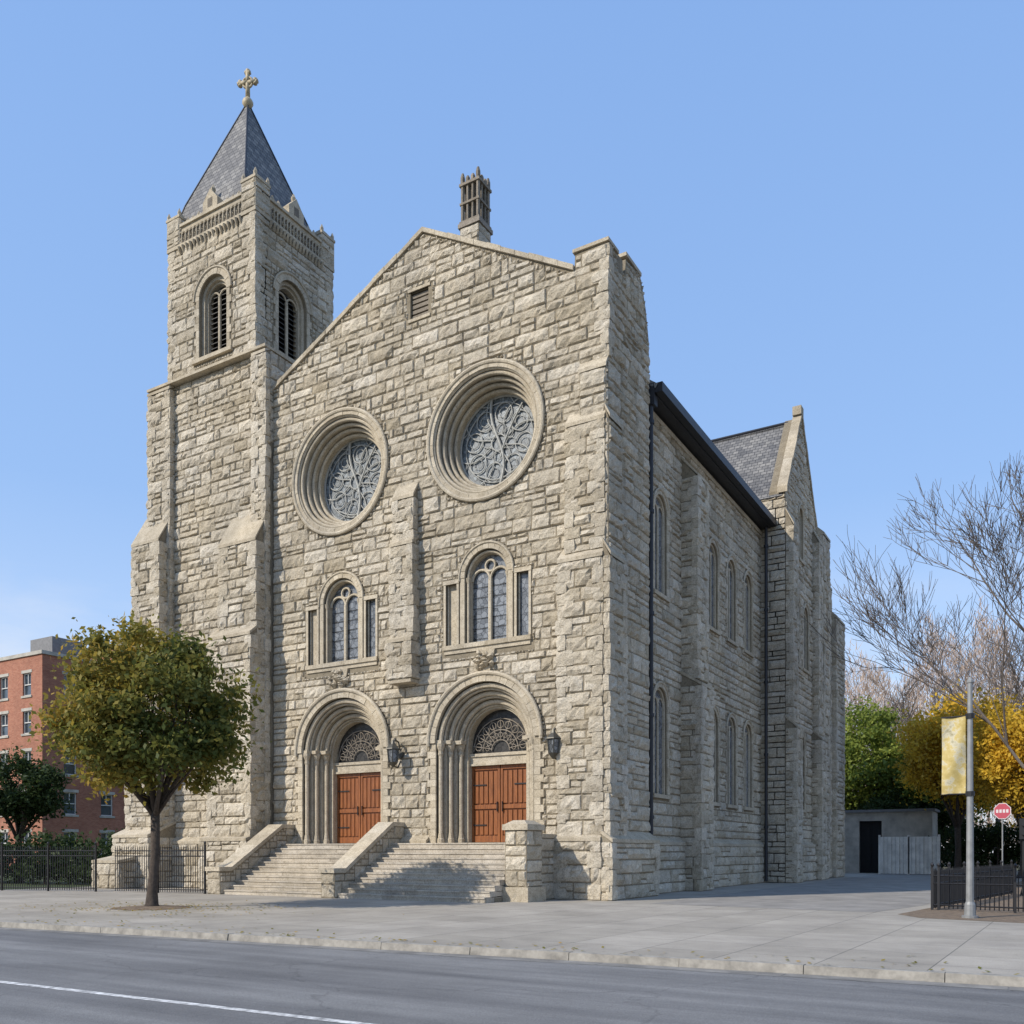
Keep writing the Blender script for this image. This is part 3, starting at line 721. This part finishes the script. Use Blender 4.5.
# ---- steps
stp=MB()
def flight(x0,x1):
    n=11; rise=2.05/n; yb=-4.0; run=(4.0-.55)/(n)
    for i in range(n):
        y=yb+i*run; x=x0
        while x<x1-.01:
            w=R.uniform(1.4,2.2)
            if x1-x-w<.7: w=x1-x
            stp.box(x+.003,x+w-.003,y+R.uniform(-.006,.006),.3 if i==n-1 else y+run+.12,rise*i,rise*(i+1)-R.uniform(0,.004),R.random())
            stp.box(x+.003,x+w-.003,y-.03,y+.02,rise*(i+1)-.055,rise*(i+1)-.006,R.random()); x+=w
    core.box(x0,x1,yb+.6,-.0,0,.15)
    for i in range(1,n): stp.box(x0+.01,x1-.01,yb+i*run+.06,-.02,rise*(i-1)+.01,rise*i-.02,.3)
flight(-15.1,-9.75); flight(-9.05,-2.62)
def cheek(x0,x1,z_hi=2.75,yend=-4.15):
    prof=[(0.0,0),(0.0,z_hi),(-.75,z_hi),(-3.6,.95),(yend,.95),(yend,0)]
    fr=Fr((x0,0,0),(0,1,0),(-1,0,0)); slab(core,fr,prof,[],0,-(x1-x0))
    ins=lambda u,z: inpoly(prof,u,z)
    ashlar(st,fr,yend,0,0,z_hi,ins,.035); ashlar(st,Fr((x1,0,0),(0,1,0),(1,0,0)),yend,0,0,z_hi,ins,.035)
    ashlar(st,Fr((0,yend,0),(1,0,0),(0,-1,0)),x0,x1,0,.95,None,.04)
    o=.06
    for (a,b,n) in(((0,z_hi),(-.78,z_hi),1),((-.78,z_hi),(-3.6,.95),4),((-3.6,.95),(yend-.1,.95),1)):
        for i in range(n):
            y0=a[0]+(b[0]-a[0])*i/n; y1=a[0]+(b[0]-a[0])*(i+1)/n+.006; z0=a[1]+(b[1]-a[1])*i/n; z1=a[1]+(b[1]-a[1])*(i+1)/n
            slab(trim,Fr((x0-o,0,0),(0,1,0),(-1,0,0)),[(y0,z0-.02),(y0,z0+.15),(y1,z1+.15),(y1,z1-.02)],[],0,-(x1-x0+2*o),R.random())
cheek(-15.85,-15.12); cheek(-9.72,-9.07)
core.box(-2.5,-1.85,-1.7,-.2,0,2.2); core.box(-2.6,-1.75,-2.75,-1.7,0,2.45)
for (x0,x1,y0,y1,zt,zb) in((-2.6,-1.75,-2.75,-1.7,2.45,.5),):
    ashlar(st,Fr((0,y0,0),(1,0,0),(0,-1,0)),x0,x1,zb,zt,None,.045); ashlar(st,Fr((x1,0,0),(0,1,0),(1,0,0)),y0,y1,zb,zt,None,.045)
    ashlar(st,Fr((x0,0,0),(0,1,0),(-1,0,0)),y0,y1,zb,zt,None,.045)
    trim.box(x0-.08,x1+.08,y0-.08,y1+.08,zt,zt+.2,.6); trim.box(x0-.12,x1+.12,y0-.12,y1+.1,0,.5,.4)
    frustum(trim,(x0-.02,x1+.02,y0-.02,y1+.02),(x0+.2,x1-.2,y0+.2,y1-.2),zt+.2,zt+.34,.6)
ashlar(st,Fr((-1.85,0,0),(0,1,0),(1,0,0)),-1.7,-.6,0,2.2,None,.045); trim.box(-2.55,-1.8,-1.7,-.5,2.2,2.34,.6)
# ---- wall lanterns
lan=MB(); lg=MB()
def lantern(x,z):
    y=-.55
    lan.tube([(x,-.0,z+.35),(x,-.12,z+.35)],.16,8)
    lan.tube([(x,-.05,z+.1),(x,-.25,z-.2),(x,-.45,z-.15),(x,y,z-.02)],.035,6)
    lan.tube([(x,-.05,z+.45),(x,-.2,z+.85),(x,-.45,z+.92),(x,y,z+.75)],.035,6)
    lan.tube([(x,y,z-.2),(x,y,z-.08),(x,y,z)],[.03,.14,.2],6)
    lan.tube([(x,y,z+.52),(x,y,z+.56),(x,y,z+.74),(x,y,z+.9)],[.3,.28,.1,.03],6)
    for k in range(6):
        a=2*pi*k/6; lan.tube([(x+.19*math.cos(a),y+.19*math.sin(a),z),(x+.25*math.cos(a),y+.25*math.sin(a),z+.53)],.022,4)
    lg.tube([(x,y,z+.02),(x,y,z+.5)],[.16,.22],6)
lantern(-1.9,5.25); lantern(-9.2,5.3)
lan.build('wall_lantern_frames',M['bronze'],church); lg.build('wall_lantern_glass',M['glass'],church)
core.build('wall_core',M['mortar'],church); st.build('rock_faced_stonework',M['rock'],church)
trim.build('dressed_stone_trim',M['trim'],church); tr2.build('mouldings',M['trim'],church)
glass.build('lancet_glass',M['glass'],church); rose.build('rose_window_glass',M['rose'],church); tym.build('tympanum_glass',M['tymp'],church)
woodb.build('oak_doors',M['wood'],church); iron.build('door_ironwork',M['iron'],church); rbar.build('rose_window_tracery',M['rosebar'],church)
dark.build('dark_recesses',M['dark'],church); tdk.build('weathered_carved_stone',M['tdark'],church)
lead.build('gutters_and_downpipes',M['lead'],church); slate.build('slate_roofs',M['slate'],church,uv=True)
lou.build('belfry_louvers',M['louver'],church); stp.build('entrance_steps',M['step'],church)
# ================================================================ GROUND
def sheet(name,poly,z,mat,thick=0):
    mb=MB(); fr_pts=[(x,y,z) for x,y in poly]
    if thick:
        n=len(poly); vs=fr_pts+[(x,y,z-thick) for x,y in poly]
        fs=[tuple(range(n))]+[(i,i+n,(i+1)%n+n,(i+1)%n) for i in range(n)]
        mb.add(vs,fs)
    else: mb.add(fr_pts,[tuple(range(len(poly)))])
    return mb.build(name,mat)
ky=lambda x:-15.24+(x-13.16)*.0722
sheet('ground',[(-3000,-3000),(3000,-3000),(3000,3000),(-3000,3000)],-.14,M['ground'])
sheet('road',[(-160,ky(-160)-16),(160,ky(160)-16),(160,ky(160)),(-160,ky(-160))],-.128,M['asphalt'])
sheet('pavement',[(-160,ky(-160)+.2),(160,ky(160)+.2),(160,60),(-160,60)],0,M['pave'],.2)
kb=MB(); x=-60
while x<60:
    a=x+.006;b=x+1.9-.006;h=.006+R.uniform(-.004,.004); j=R.uniform(-.012,.012)
    vs=[(a,ky(a)+j,-.2),(b,ky(b)+j,-.2),(b,ky(b)+.2,-.2),(a,ky(a)+.2,-.2),(a,ky(a)+.03+j,h),(b,ky(b)+.03+j,h),(b,ky(b)+.2,h),(a,ky(a)+.2,h)]
    kb.add(vs,[(4,5,6,7),(0,1,5,4),(1,2,6,5),(3,0,4,7)],R.random()); x+=1.9
kb.build('kerb',M['kerb'])
g2=MB(); x=-60
while x<60:
    g2.add([(x,ky(x)-.38,-.124),(x+2.9,ky(x+2.9)-.38,-.124),(x+2.9,ky(x+2.9)-.002,-.124),(x,ky(x)-.002,-.124)],[(0,1,2,3)]); x+=2.92
g2.build('gutter_strip',simple('gutter_concrete',(.22,.21,.19),.9,0,.5,2))
ly_=lambda x:-21.82+(x-7.16)*.031
sheet('road_marking',[(-90,ly_(-90)-.065),(90,ly_(90)-.065),(90,ly_(90)+.065),(-90,ly_(-90)+.065)],-.124,M['paint'])
sheet('lawn',[(-80,-7),(-27,-7),(-27,50),(-80,50)],.004,M['grass'])
sheet('leaf_litter_bed',[(9.9,-2.7),(10.6,-3.9),(13,-4.5),(40,-4.8),(40,38),(12.4,38),(10.5,2)],.005,M['dirt'])
sheet('asphalt_driveway',[(2.2,-1.5),(9.2,-2.2),(10.0,2),(11.5,38),(11.5,46.4),(2.2,46.4)],.004,simple('driveway_asphalt',(.27,.25,.22),.9,0,.35,.8,.004))
mb=MB(); n=26; vs=[(-9.96,-11.3,.07)]
for k in (1,2):
    for i in range(n):
        a=2*pi*i/n; r=(.6 if k==1 else 1.15)*R.uniform(.88,1.1); vs.append((-9.96+r*math.cos(a),-11.3+r*math.sin(a),.05 if k==1 else .006))
fs=[(0,1+i,1+(i+1)%n) for i in range(n)]+[(1+i,1+n+i,1+n+(i+1)%n,1+(i+1)%n) for i in range(n)]
mb.add(vs,fs); mb.build('tree_pit_mound',M['dirt'])
# ================================================================ FENCES
def fence(name,pts,h,sp=.13,post=2.4,mat='iron',pr=.012):
    mb=MB()
    for (a,b) in zip(pts[:-1],pts[1:]):
        a=Vector((*a,0));b=Vector((*b,0));Ln=(b-a).length;d=(b-a)/Ln
        k=0
        while k<Ln:
            p=a+d*k; mb.tube([p+Vector((0,0,.05)),p+Vector((0,0,h-.08)),p+Vector((0,0,h+.03))],[pr,pr,.002],4); k+=sp
        k=0
        while k<=Ln+.01:
            p=a+d*min(k,Ln); mb.box(p.x-.035,p.x+.035,p.y-.035,p.y+.035,0,h+.05); mb.tube([p+Vector((0,0,h+.05)),p+Vector((0,0,h+.13)),p+Vector((0,0,h+.2))],[.03,.055,.005],6); k+=post
        for z in(.15,h-.2,h-.42): mb.tube([a+Vector((0,0,z)),b+Vector((0,0,z))],.022,4)
    return mb.build(name,M[mat])
fence('iron_fence',[(-15.95,-4.2),(-20.6,-5.0)],1.95,.12,2.4,'iron',.019); fence('iron_fence',[(-21.6,-5.2),(-36,-9.6)],1.95,.12,2.4,'iron',.02)
fence('iron_fence',[(14.6,-1.0),(10.5,-.2),(12.2,12.0)],1.2,.12,2.0,'iron',.016)
# ================================================================ TREES
def leafcloud(clumps,n,size,sig,seed):
    rg=np.random.default_rng(seed); C=np.array(clumps); k=rg.integers(0,len(C),n)
    ctone=rg.uniform(0,1,len(C))
    off=rg.normal(0,1,(n,3))*np.array(sig)
    P=C[k][:,:3]+off*C[k][:,3:4]
    a=rg.normal(0,1,(n,3)); a/=np.linalg.norm(a,axis=1)[:,None]; b=rg.normal(0,1,(n,3)); b-=a*(a*b).sum(1)[:,None]; b/=np.linalg.norm(b,axis=1)[:,None]
    s=size*rg.uniform(.6,1.35,(n,1)); a*=s; b*=s*.62
    V=np.stack([P-a,P+b*.9-a*.1,P+a,P-b*.9-a*.1],1).reshape(-1,3)
    t=np.clip(ctone[k]*.55+rg.uniform(0,.45,n),0,1)
    return V,t
def addleaves(name,V,t,mat,parent):
    n=len(t); me=bpy.data.meshes.new(name)
    me.vertices.add(4*n); me.vertices.foreach_set('co',V.ravel()); me.loops.add(4*n); me.loops.foreach_set('vertex_index',np.arange(4*n))
    me.polygons.add(n); me.polygons.foreach_set('loop_start',np.arange(n)*4); me.polygons.foreach_set('loop_total',np.full(n,4)); me.update()
    at=me.attributes.new('tone','FLOAT','FACE'); at.data.foreach_set('value',t)
    me.materials.append(mat); ob=bpy.data.objects.new(name,me); scene.collection.objects.link(ob); ob.parent=parent
def leafy(name,x,y,fork,cz,rx,rz,mat,n=16000,size=.1,seed=1,trunk=.17,ncl=150,cs=.42,lean=0,bark='bark',tonex=0,lob=(.72,1.15)):
    rg=random.Random(seed); e=empty(name)
    mb=MB(); base=Vector((x,y,0)); fk=Vector((x+lean,y,fork))
    mb.tube([base,base+Vector((0,0,.12)),base+Vector((.02,0,.5)),base.lerp(fk,.55)+Vector((.05,.02,0)),fk],[trunk*1.7,trunk*1.25,trunk,trunk*.85,trunk*.85],10)
    cl=[]
    lobes=[(rg.uniform(0,2*pi),rg.uniform(-.8,1),rg.uniform(*lob)) for _ in range(13)]
    while len(cl)<ncl:
        v=Vector((rg.gauss(0,1),rg.gauss(0,1),rg.gauss(0,1))).normalized()
        r=rg.uniform(.35,1)**.55
        m=1
        for (la,lz,lm) in lobes:
            dd=(math.cos(la)*v.x+math.sin(la)*v.y)*math.sqrt(max(0,1-lz*lz))+lz*v.z
            if dd>.8: m=lm
        zz=v.z*rz*r*m
        if v.z<-.3: zz*=.75
        cl.append((x+lean+v.x*rx*r*m,y+v.y*rx*r*m,cz+zz,rg.uniform(.6,1.35)*cs))
    ends=rg.sample(cl,min(16,ncl))
    for c in ends:
        t=Vector(c[:3]); mid=fk.lerp(t,.5)+Vector((rg.uniform(-.1,.1)*rx,rg.uniform(-.1,.1)*rx,.08*rz)); rr=trunk*rg.uniform(.35,.6)
        mb.tube([fk-Vector((0,0,.15)),fk.lerp(mid,.5),mid,t],[rr,rr*.75,rr*.5,rr*.15],6)
        for c2 in sorted(cl,key=lambda q:(Vector(q[:3])-t).length)[1:6]:
            mb.tube([mid,mid.lerp(Vector(c2[:3]),.6)+Vector((0,0,.1)),Vector(c2[:3])],[rr*.35,rr*.2,rr*.06],4)
    mb.build('trunk_and_limbs',M[bark],e,smooth=True)
    V,t=leafcloud(cl,n,size,(.75,.75,.6),seed)
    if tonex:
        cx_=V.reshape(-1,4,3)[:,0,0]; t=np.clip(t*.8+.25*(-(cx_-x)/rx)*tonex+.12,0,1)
    addleaves('foliage',V,t,mat,e); return e
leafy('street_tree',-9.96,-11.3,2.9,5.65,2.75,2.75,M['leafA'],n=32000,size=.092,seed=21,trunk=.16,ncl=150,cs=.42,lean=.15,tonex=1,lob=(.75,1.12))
leafy('evergreen_tree',-35.6,-.3,2.4,4.9,2.3,2.0,M['leafD'],n=14000,size=.11,seed=9,trunk=.2,ncl=90)
leafy('green_tree',-1.0,58,4,8.8,5.2,5.2,M['leafG'],n=26000,size=.18,seed=11,trunk=.3,ncl=120,cs=.9)
leafy('green_tree',5.2,56,3.5,7.6,4.2,4.6,M['leafG'],n=22000,size=.17,seed=12,trunk=.3,ncl=100,cs=.8)
leafy('yellow_tree',7.6,45,3.5,8.4,3.9,4.4,M['leafY'],n=26000,size=.15,seed=13,trunk=.25,ncl=110,cs=.8)
leafy('yellow_tree',12.0,38,3.0,7.6,4.0,4.2,M['leafY'],n=26000,size=.14,seed=14,trunk=.25,ncl=110,cs=.75)
leafy('yellow_tree',16.5,38,3.5,7.5,4,4.2,M['leafY'],n=20000,size=.14,seed=15,trunk=.25,ncl=100,cs=.7)
def hedge(name,a,b,h,w,mat,n,seed,size=.12):
    rg=random.Random(seed); cl=[]
    for i in range(130):
        k=rg.random(); cl.append((a[0]+(b[0]-a[0])*k+rg.uniform(-w,w)*.5,a[1]+(b[1]-a[1])*k+rg.uniform(-w,w)*.5,rg.uniform(.2,1)*h*rg.uniform(.85,1.1),.5))
    e=empty(name); V,t=leafcloud(cl,n,size,(.9,.9,.6),seed); addleaves('foliage',V,t,mat,e)
    mb=MB()
    for i in range(40):
        c=rg.choice(cl); mb.tube([(c[0],c[1],0),(c[0]+rg.uniform(-.2,.2),c[1],c[2])],[.04,.01],4)
    mb.build('stems',M['bark'],e)
hedge('hedge',(7.0,48),(22,42),3.6,2.2,M['leafD'],26000,3)
hedge('hedge',(-48,-5),(-25,1),2.4,1.6,M['leafD'],30000,4)
hedge('hedge',(-1,54),(7,53),6.4,2.0,M['leafD'],18000,5,.14)
def bare(name,x,y,H,seed,r0=.28,spread=.62,levels=6,bark='barkg',lean=(0,0),rmin=.012):
    rg=random.Random(seed); mb=MB()
    def br(p,d,Ln,r,lv):
        pts=[p];q=Vector(p);dd=Vector(d)
        for i in range(4):
            dd=(dd+Vector((rg.uniform(-.13,.13),rg.uniform(-.13,.13),rg.uniform(-.04,.1)))).normalized(); q=q+dd*Ln/4; pts.append(q.copy())
        r=max(r,rmin)
        mb.tube(pts,[r*(1-.1*i) for i in range(5)],7 if lv>4 else (5 if lv>2 else 3),rg.random(),cap=False)
        if lv==0: return
        for k in range(3 if lv>1 else 4):
            t=pts[4] if k==0 else pts[rg.choice([2,3,4])]
            sp=spread*rg.uniform(.6,1.2)*(0.5 if k==0 else 1)
            ax=Vector((rg.gauss(0,1),rg.gauss(0,1),rg.gauss(0,.5))).normalized()
            nd=(dd+ax*sp); nd.z+=.1; nd.normalize()
            br(t,nd,Ln*rg.uniform(.68,.86),r*(.68 if k==0 else .5),lv-1)
    br(Vector((x,y,0)),Vector((lean[0],lean[1],1)).normalized(),H*.26,r0,levels)
    return mb.build(name,M[bark])
bare('bare_tree',14.2,19.5,23.5,5,.22,.72,7,lean=(-.04,0),rmin=.015)
bare('bare_tree',9.5,62,24,8,.3,.7,6,rmin=.02); bare('bare_tree',18,58,26,18,.3,.7,6,rmin=.02); bare('bare_tree',2,72,24,28,.3,.7,6,rmin=.022)
def bmass():
    rg=np.random.default_rng(5); n=85000; e=empty('distant_bare_trees')
    x0=rg.uniform(-22,60,n); top=26+3*np.sin(x0*.35)+2.5*np.sin(x0*.9+1)+1.4*np.sin(x0*2.3); z=rg.uniform(0,1,n)**.75*top; y0=95+rg.normal(0,4,n)
    P=np.stack([x0,y0,z],1); a=rg.normal(0,1,(n,3)); a[:,2]=abs(a[:,2])+.8; a/=np.linalg.norm(a,axis=1)[:,None]; a*=rg.uniform(.5,1.5,(n,1)); b=np.zeros((n,3)); b[:,0]=.04
    V=np.stack([P-b,P+b,P+a+b*.2,P+a-b*.2],1).reshape(-1,3); addleaves('twigs',V,rg.uniform(0,1,n),M['twig'],e)
    mb=MB()
    for i in range(40):
        xx=-20+2*i+rg.uniform(-1,1); yy=95+rg.normal(0,3); mb.tube([(xx,yy,0),(xx+.3,yy,10),(xx,yy,22)],[.22,.15,.03],5)
    mb.build('trunks',M['barkg'],e)
bmass()
rg=np.random.default_rng(77); n=800; P=np.zeros((n,3)); k=n*2//3
P[:k,0]=-9.6+rg.normal(0,2.2,k); P[:k,1]=-11.3+rg.normal(0,1.5,k); P[k:,0]=rg.uniform(-22,14,n-k); P[k:,1]=-15.8+(P[k:,0]-5)*.0722+abs(rg.normal(0,.7,n-k)); P[:,2]=.02
P[:,1]=np.maximum(P[:,1],-15.0+(P[:,0]-13.16)*.0722)
a=rg.normal(0,1,(n,3)); a[:,2]*=.15; a/=np.linalg.norm(a,axis=1)[:,None]; a*=.045; b=np.stack([-a[:,1],a[:,0],a[:,2]*0+.008],1)*.7
addleaves('fallen_leaves',np.stack([P-a,P+b,P+a,P-b],1).reshape(-1,3),rg.uniform(.4,1,n),M['leafA'],None)
# ================================================================ BRICK BUILDING
bb=empty('brick_apartment_building'); bw=MB();fm=MB();pn=MB();cp=MB()
bx,by,bz=-58.5,15.2,18.2
FB=Fr((bx,by,0),(1,0,0),(0,-1,0)); SB=Fr((bx,by,0),(0,1,0),(1,0,0))
def bwall(fr,a,b,us,rows,z1):
    hs=[]
    for u in us:
        for z in rows: hs.append([(u-.6,z),(u+.6,z),(u+.6,z+1.9),(u-.6,z+1.9)])
    slab(bw,fr,[(a,0),(b,0),(b,z1),(a,z1)],hs,0,-.4)
    for u in us:
        for z in rows:
            pn.add([fr.P(u-.6,z,-.22),fr.P(u+.6,z,-.22),fr.P(u+.6,z+1.9,-.22),fr.P(u-.6,z+1.9,-.22)],[(0,1,2,3)])
            for q in((u-.6,u-.52,z,z+1.9),(u+.52,u+.6,z,z+1.9),(u-.52,u+.52,z,z+.08),(u-.52,u+.52,z+1.82,z+1.9),(u-.52,u+.52,z+.9,z+.98),(u-.03,u+.03,z+.98,z+1.82)):
                fbox(fm,fr,q[0],q[1],-.2,-.12,q[2],q[3])
            fbox(cp,fr,u-.75,u+.75,-.1,.08,z-.18,z-.002); fbox(cp,fr,u-.75,u+.75,-.1,.04,z+1.902,z+2.15)
    fbox(cp,fr,a-.1,b+.1,-.42,.12,z1,z1+.3)
rows=[1.5,4.9,8.3,11.7,14.9]
bwall(FB,-24,-.01,[-2.2,-5.6,-9,-12.4,-15.8,-19.2],rows,bz); bwall(SB,.01,16,[2.5,6,9.5,13],rows,bz-.004)
bw.box(bx-24,bx-.45,by+.5,by+16,0,bz-.3)
bw.box(bx-7,bx-.6,by+7,by+15.9,bz,bz+2.0); cp.box(bx-7.1,bx-.5,by+6.9,by+16,bz+2.0,bz+2.2)
rb=MB(); rb.box(bx-5,bx-1.8,by+2,by+5,bz,bz+2.1); rb.box(bx-3,bx-1,by+9,by+12,bz+2.2,bz+3.8); rb.box(bx-9,bx-7.4,by+3,by+4.6,bz,bz+1.3)
rb.tube([(bx-6,by+5,bz),(bx-6,by+5,bz+2.4)],.15,8)
rb.build('roof_plant',M['roofbox'],bb); bw.build('brick_walls',M['brick'],bb,uv=True); fm.build('window_frames',M['frame'],bb); pn.build('window_glass',M['pane'],bb); cp.build('stone_sills_and_coping',M['conc'],bb)
# ================================================================ outbuilding & panel fence
ob=empty('concrete_outbuilding'); o=MB()
Fo=Fr((0,48,0),(1,0,0),(0,-1,0)); slab(o,Fo,[(-6,0),(5.6,0),(5.6,4.9),(-6,4.9)],[[(.2,.001),(1.9,.001),(1.9,4.2),(.2,4.2)]],0,-.4)
o.box(-6,5.6,48.4,52,0,4.9); o.build('walls',M['conc'],ob)
o=MB(); o.box(-6.2,5.8,47.8,52.1,4.9,5.1); o.build('roof_slab',M['roofbox'],ob)
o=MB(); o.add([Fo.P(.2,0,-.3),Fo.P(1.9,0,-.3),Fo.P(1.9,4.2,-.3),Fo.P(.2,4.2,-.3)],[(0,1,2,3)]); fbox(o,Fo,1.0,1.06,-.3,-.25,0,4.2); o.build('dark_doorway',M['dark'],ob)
o=MB()
x=2.3;i=0
while x<6.4: o.box(x+.015,x+.265,44.48+(.08 if i%2 else 0),44.58,.05,2.85); x+=.28;i+=1
o.box(2.2,6.4,44.6,44.66,.6,.7); o.box(2.2,6.4,44.6,44.66,2.3,2.4)
for x in(2.25,4.3,6.4): o.box(x-.07,x+.07,44.56,44.7,0,3.0)
o.build('white_panel_fence',M['white'])
# ================================================================ street lamp w/ banner, signs
sl=empty('street_lamp'); o=MB(); lx,ly=11.7,-3.27
o.tube([(lx,ly,0),(lx,ly,.06),(lx,ly,.07),(lx,ly,.35),(lx,ly,.42)],[.2,.2,.14,.13,.1],12); o.tube([(lx,ly,.4),(lx,ly,6.05)],[.095,.06],12)
o.tube([(lx,ly,6.05),(lx,ly,6.1),(lx,ly,6.2)],[.08,.08,.02],10)
o.build('tapered_pole',M['galv'],sl,smooth=False)
o=MB()
for z in(5.2,3.2): o.tube([(lx,ly,z),(lx-.68,ly-.0,z)],.02,6); o.tube([(lx,ly,z-.06),(lx,ly,z+.06)],.11,10)
o.build('banner_arms',M['iron'],sl)
o=MB(); n=10;mm=14;vs=[]
for j in range(mm+1):
    for i in range(n+1):
        vs.append((lx-.1-.56*i/n,ly+.07*math.sin(i*.5+j*.35)*(.3+.7*math.sin(pi*j/mm)),3.2+2.0*j/mm))
o.add(vs,[(j*(n+1)+i,j*(n+1)+i+1,(j+1)*(n+1)+i+1,(j+1)*(n+1)+i) for j in range(mm) for i in range(n)])
m,nt,b=nmat('yellow_banner_cloth'); nn=noise(nt,2.6,5,.7); L(nt,ramp(nt,nn,[(.35,(.36,.27,.08)),(.5,(.48,.38,.15)),(.56,(.50,.46,.33)),(.68,(.26,.23,.13))]),b.inputs['Base Color']); b.inputs['Roughness'].default_value=.8
o.build('banner',m,sl,smooth=True)
sg=empty('stop_sign'); sx,sy=11.75,14
o=MB(); o.tube([(sx,sy,0),(sx,sy,3.75)],.03,6); o.build('post',M['galv'],sg)
o=MB();o2=MB()
th=math.radians(15); U=Vector((math.cos(th),math.sin(th)*-1,0)); Nn=Vector((-math.sin(th),-math.cos(th),0))
fr=Fr((sx,sy-.05,0),U,Nn)
oc=lambda r:[(r*math.cos(pi/8+k*pi/4),3.42+r*math.sin(pi/8+k*pi/4)) for k in range(8)]
slab(o2,fr,oc(.36),[],.01,0); slab(o,fr,oc(.33),[],.016,.011)
for k in range(4): fbox(o2,fr,-.24+k*.13,-.15+k*.13,.017,.022,3.35,3.49)
o.build('red_face',M['signred'],sg); o2.build('white_border_and_lettering',M['signwhite'],sg)
sp=empty('signal_post'); o=MB(); o.tube([(12.6,11,0),(12.6,11,.3),(12.6,11,2.7)],[.14,.07,.06],8); o.box(12.45,12.75,10.85,11.15,2.2,3.0); o.tube([(12.6,10.85,2.8),(12.6,10.7,2.8)],.1,8); o.tube([(12.6,10.85,2.45),(12.6,10.7,2.45)],.1,8); o.build('post_and_head',M['iron'],sp)
# ================================================================ SKY / SUN / CAMERA
w=bpy.data.worlds.new('World'); scene.world=w; w.use_nodes=True; nt=w.node_tree
sky=N(nt,'ShaderNodeTexSky',sky_type='NISHITA'); sky.sun_disc=False
to_sun=Vector((-.45,-.75,.66)).normalized(); el=math.asin(to_sun.z); az=math.atan2(to_sun.x,to_sun.y)
sky.sun_elevation=el; sky.sun_rotation=az%(2*pi); sky.air_density=1.0; sky.dust_density=.6; sky.ozone_density=1.4
bg=nt.nodes['Background']; bg.inputs[1].default_value=.15
tc=N(nt,'ShaderNodeTexCoord'); mp=N(nt,'ShaderNodeMapping'); mp.inputs['Scale'].default_value=(1,1,3.4); mp.inputs['Location'].default_value=(.35,.1,.2); L(nt,tc.outputs['Generated'],mp.inputs[0])
nz=N(nt,'ShaderNodeTexNoise'); nz.inputs['Scale'].default_value=3.0; nz.inputs['Detail'].default_value=9; nz.inputs['Roughness'].default_value=.58; L(nt,mp.outputs[0],nz.inputs['Vector'])
cf=ramp(nt,nz.outputs['Fac'],[(.42,(0,0,0)),(.64,(1,1,1))])
sp_=N(nt,'ShaderNodeSeparateXYZ'); L(nt,tc.outputs['Generated'],sp_.inputs[0])
hf=ramp(nt,sp_.outputs['Z'],[(.0,(1,1,1)),(.14,(.8,.8,.8)),(.30,(0,0,0))])
cm=mix(nt,'MULTIPLY',1,cf,hf); bwn=N(nt,'ShaderNodeRGBToBW'); L(nt,cm,bwn.inputs[0])
hz=ramp(nt,sp_.outputs['Z'],[(.0,(.62,.71,.85)),(.14,(.44,.58,.82)),(.35,(.27,.44,.76)),(.75,(.205,.37,.72))])
hz2=mix(nt,'MULTIPLY',1,hz,(9,9,9))
sm=mix(nt,'MIX',.76,sky.outputs[0],hz2)   # hand-set blue gradient mixed in to brighten the clear-sky model
L(nt,mix(nt,'MIX',bwn.outputs[0],sm,(5.7,5.9,6.3)),bg.inputs[0])
sd=bpy.data.lights.new('sun','SUN'); sd.energy=4.7; sd.angle=math.radians(.53); sd.color=(1,.925,.82)
so=bpy.data.objects.new('sun',sd); scene.collection.objects.link(so); so.rotation_euler=to_sun.to_track_quat('Z','Y').to_euler()
cd=bpy.data.cameras.new('camera'); co=bpy.data.objects.new('camera',cd); scene.collection.objects.link(co)
co.location=(13.46,-29.23,1.7); co.rotation_euler=(pi/2,0,math.radians(30.8)); cd.sensor_width=36; cd.lens=31.71; cd.shift_y=.332; cd.clip_end=6000
scene.camera=co
scene.view_settings.view_transform='Standard'; scene.view_settings.look='None'; scene.view_settings.exposure=0
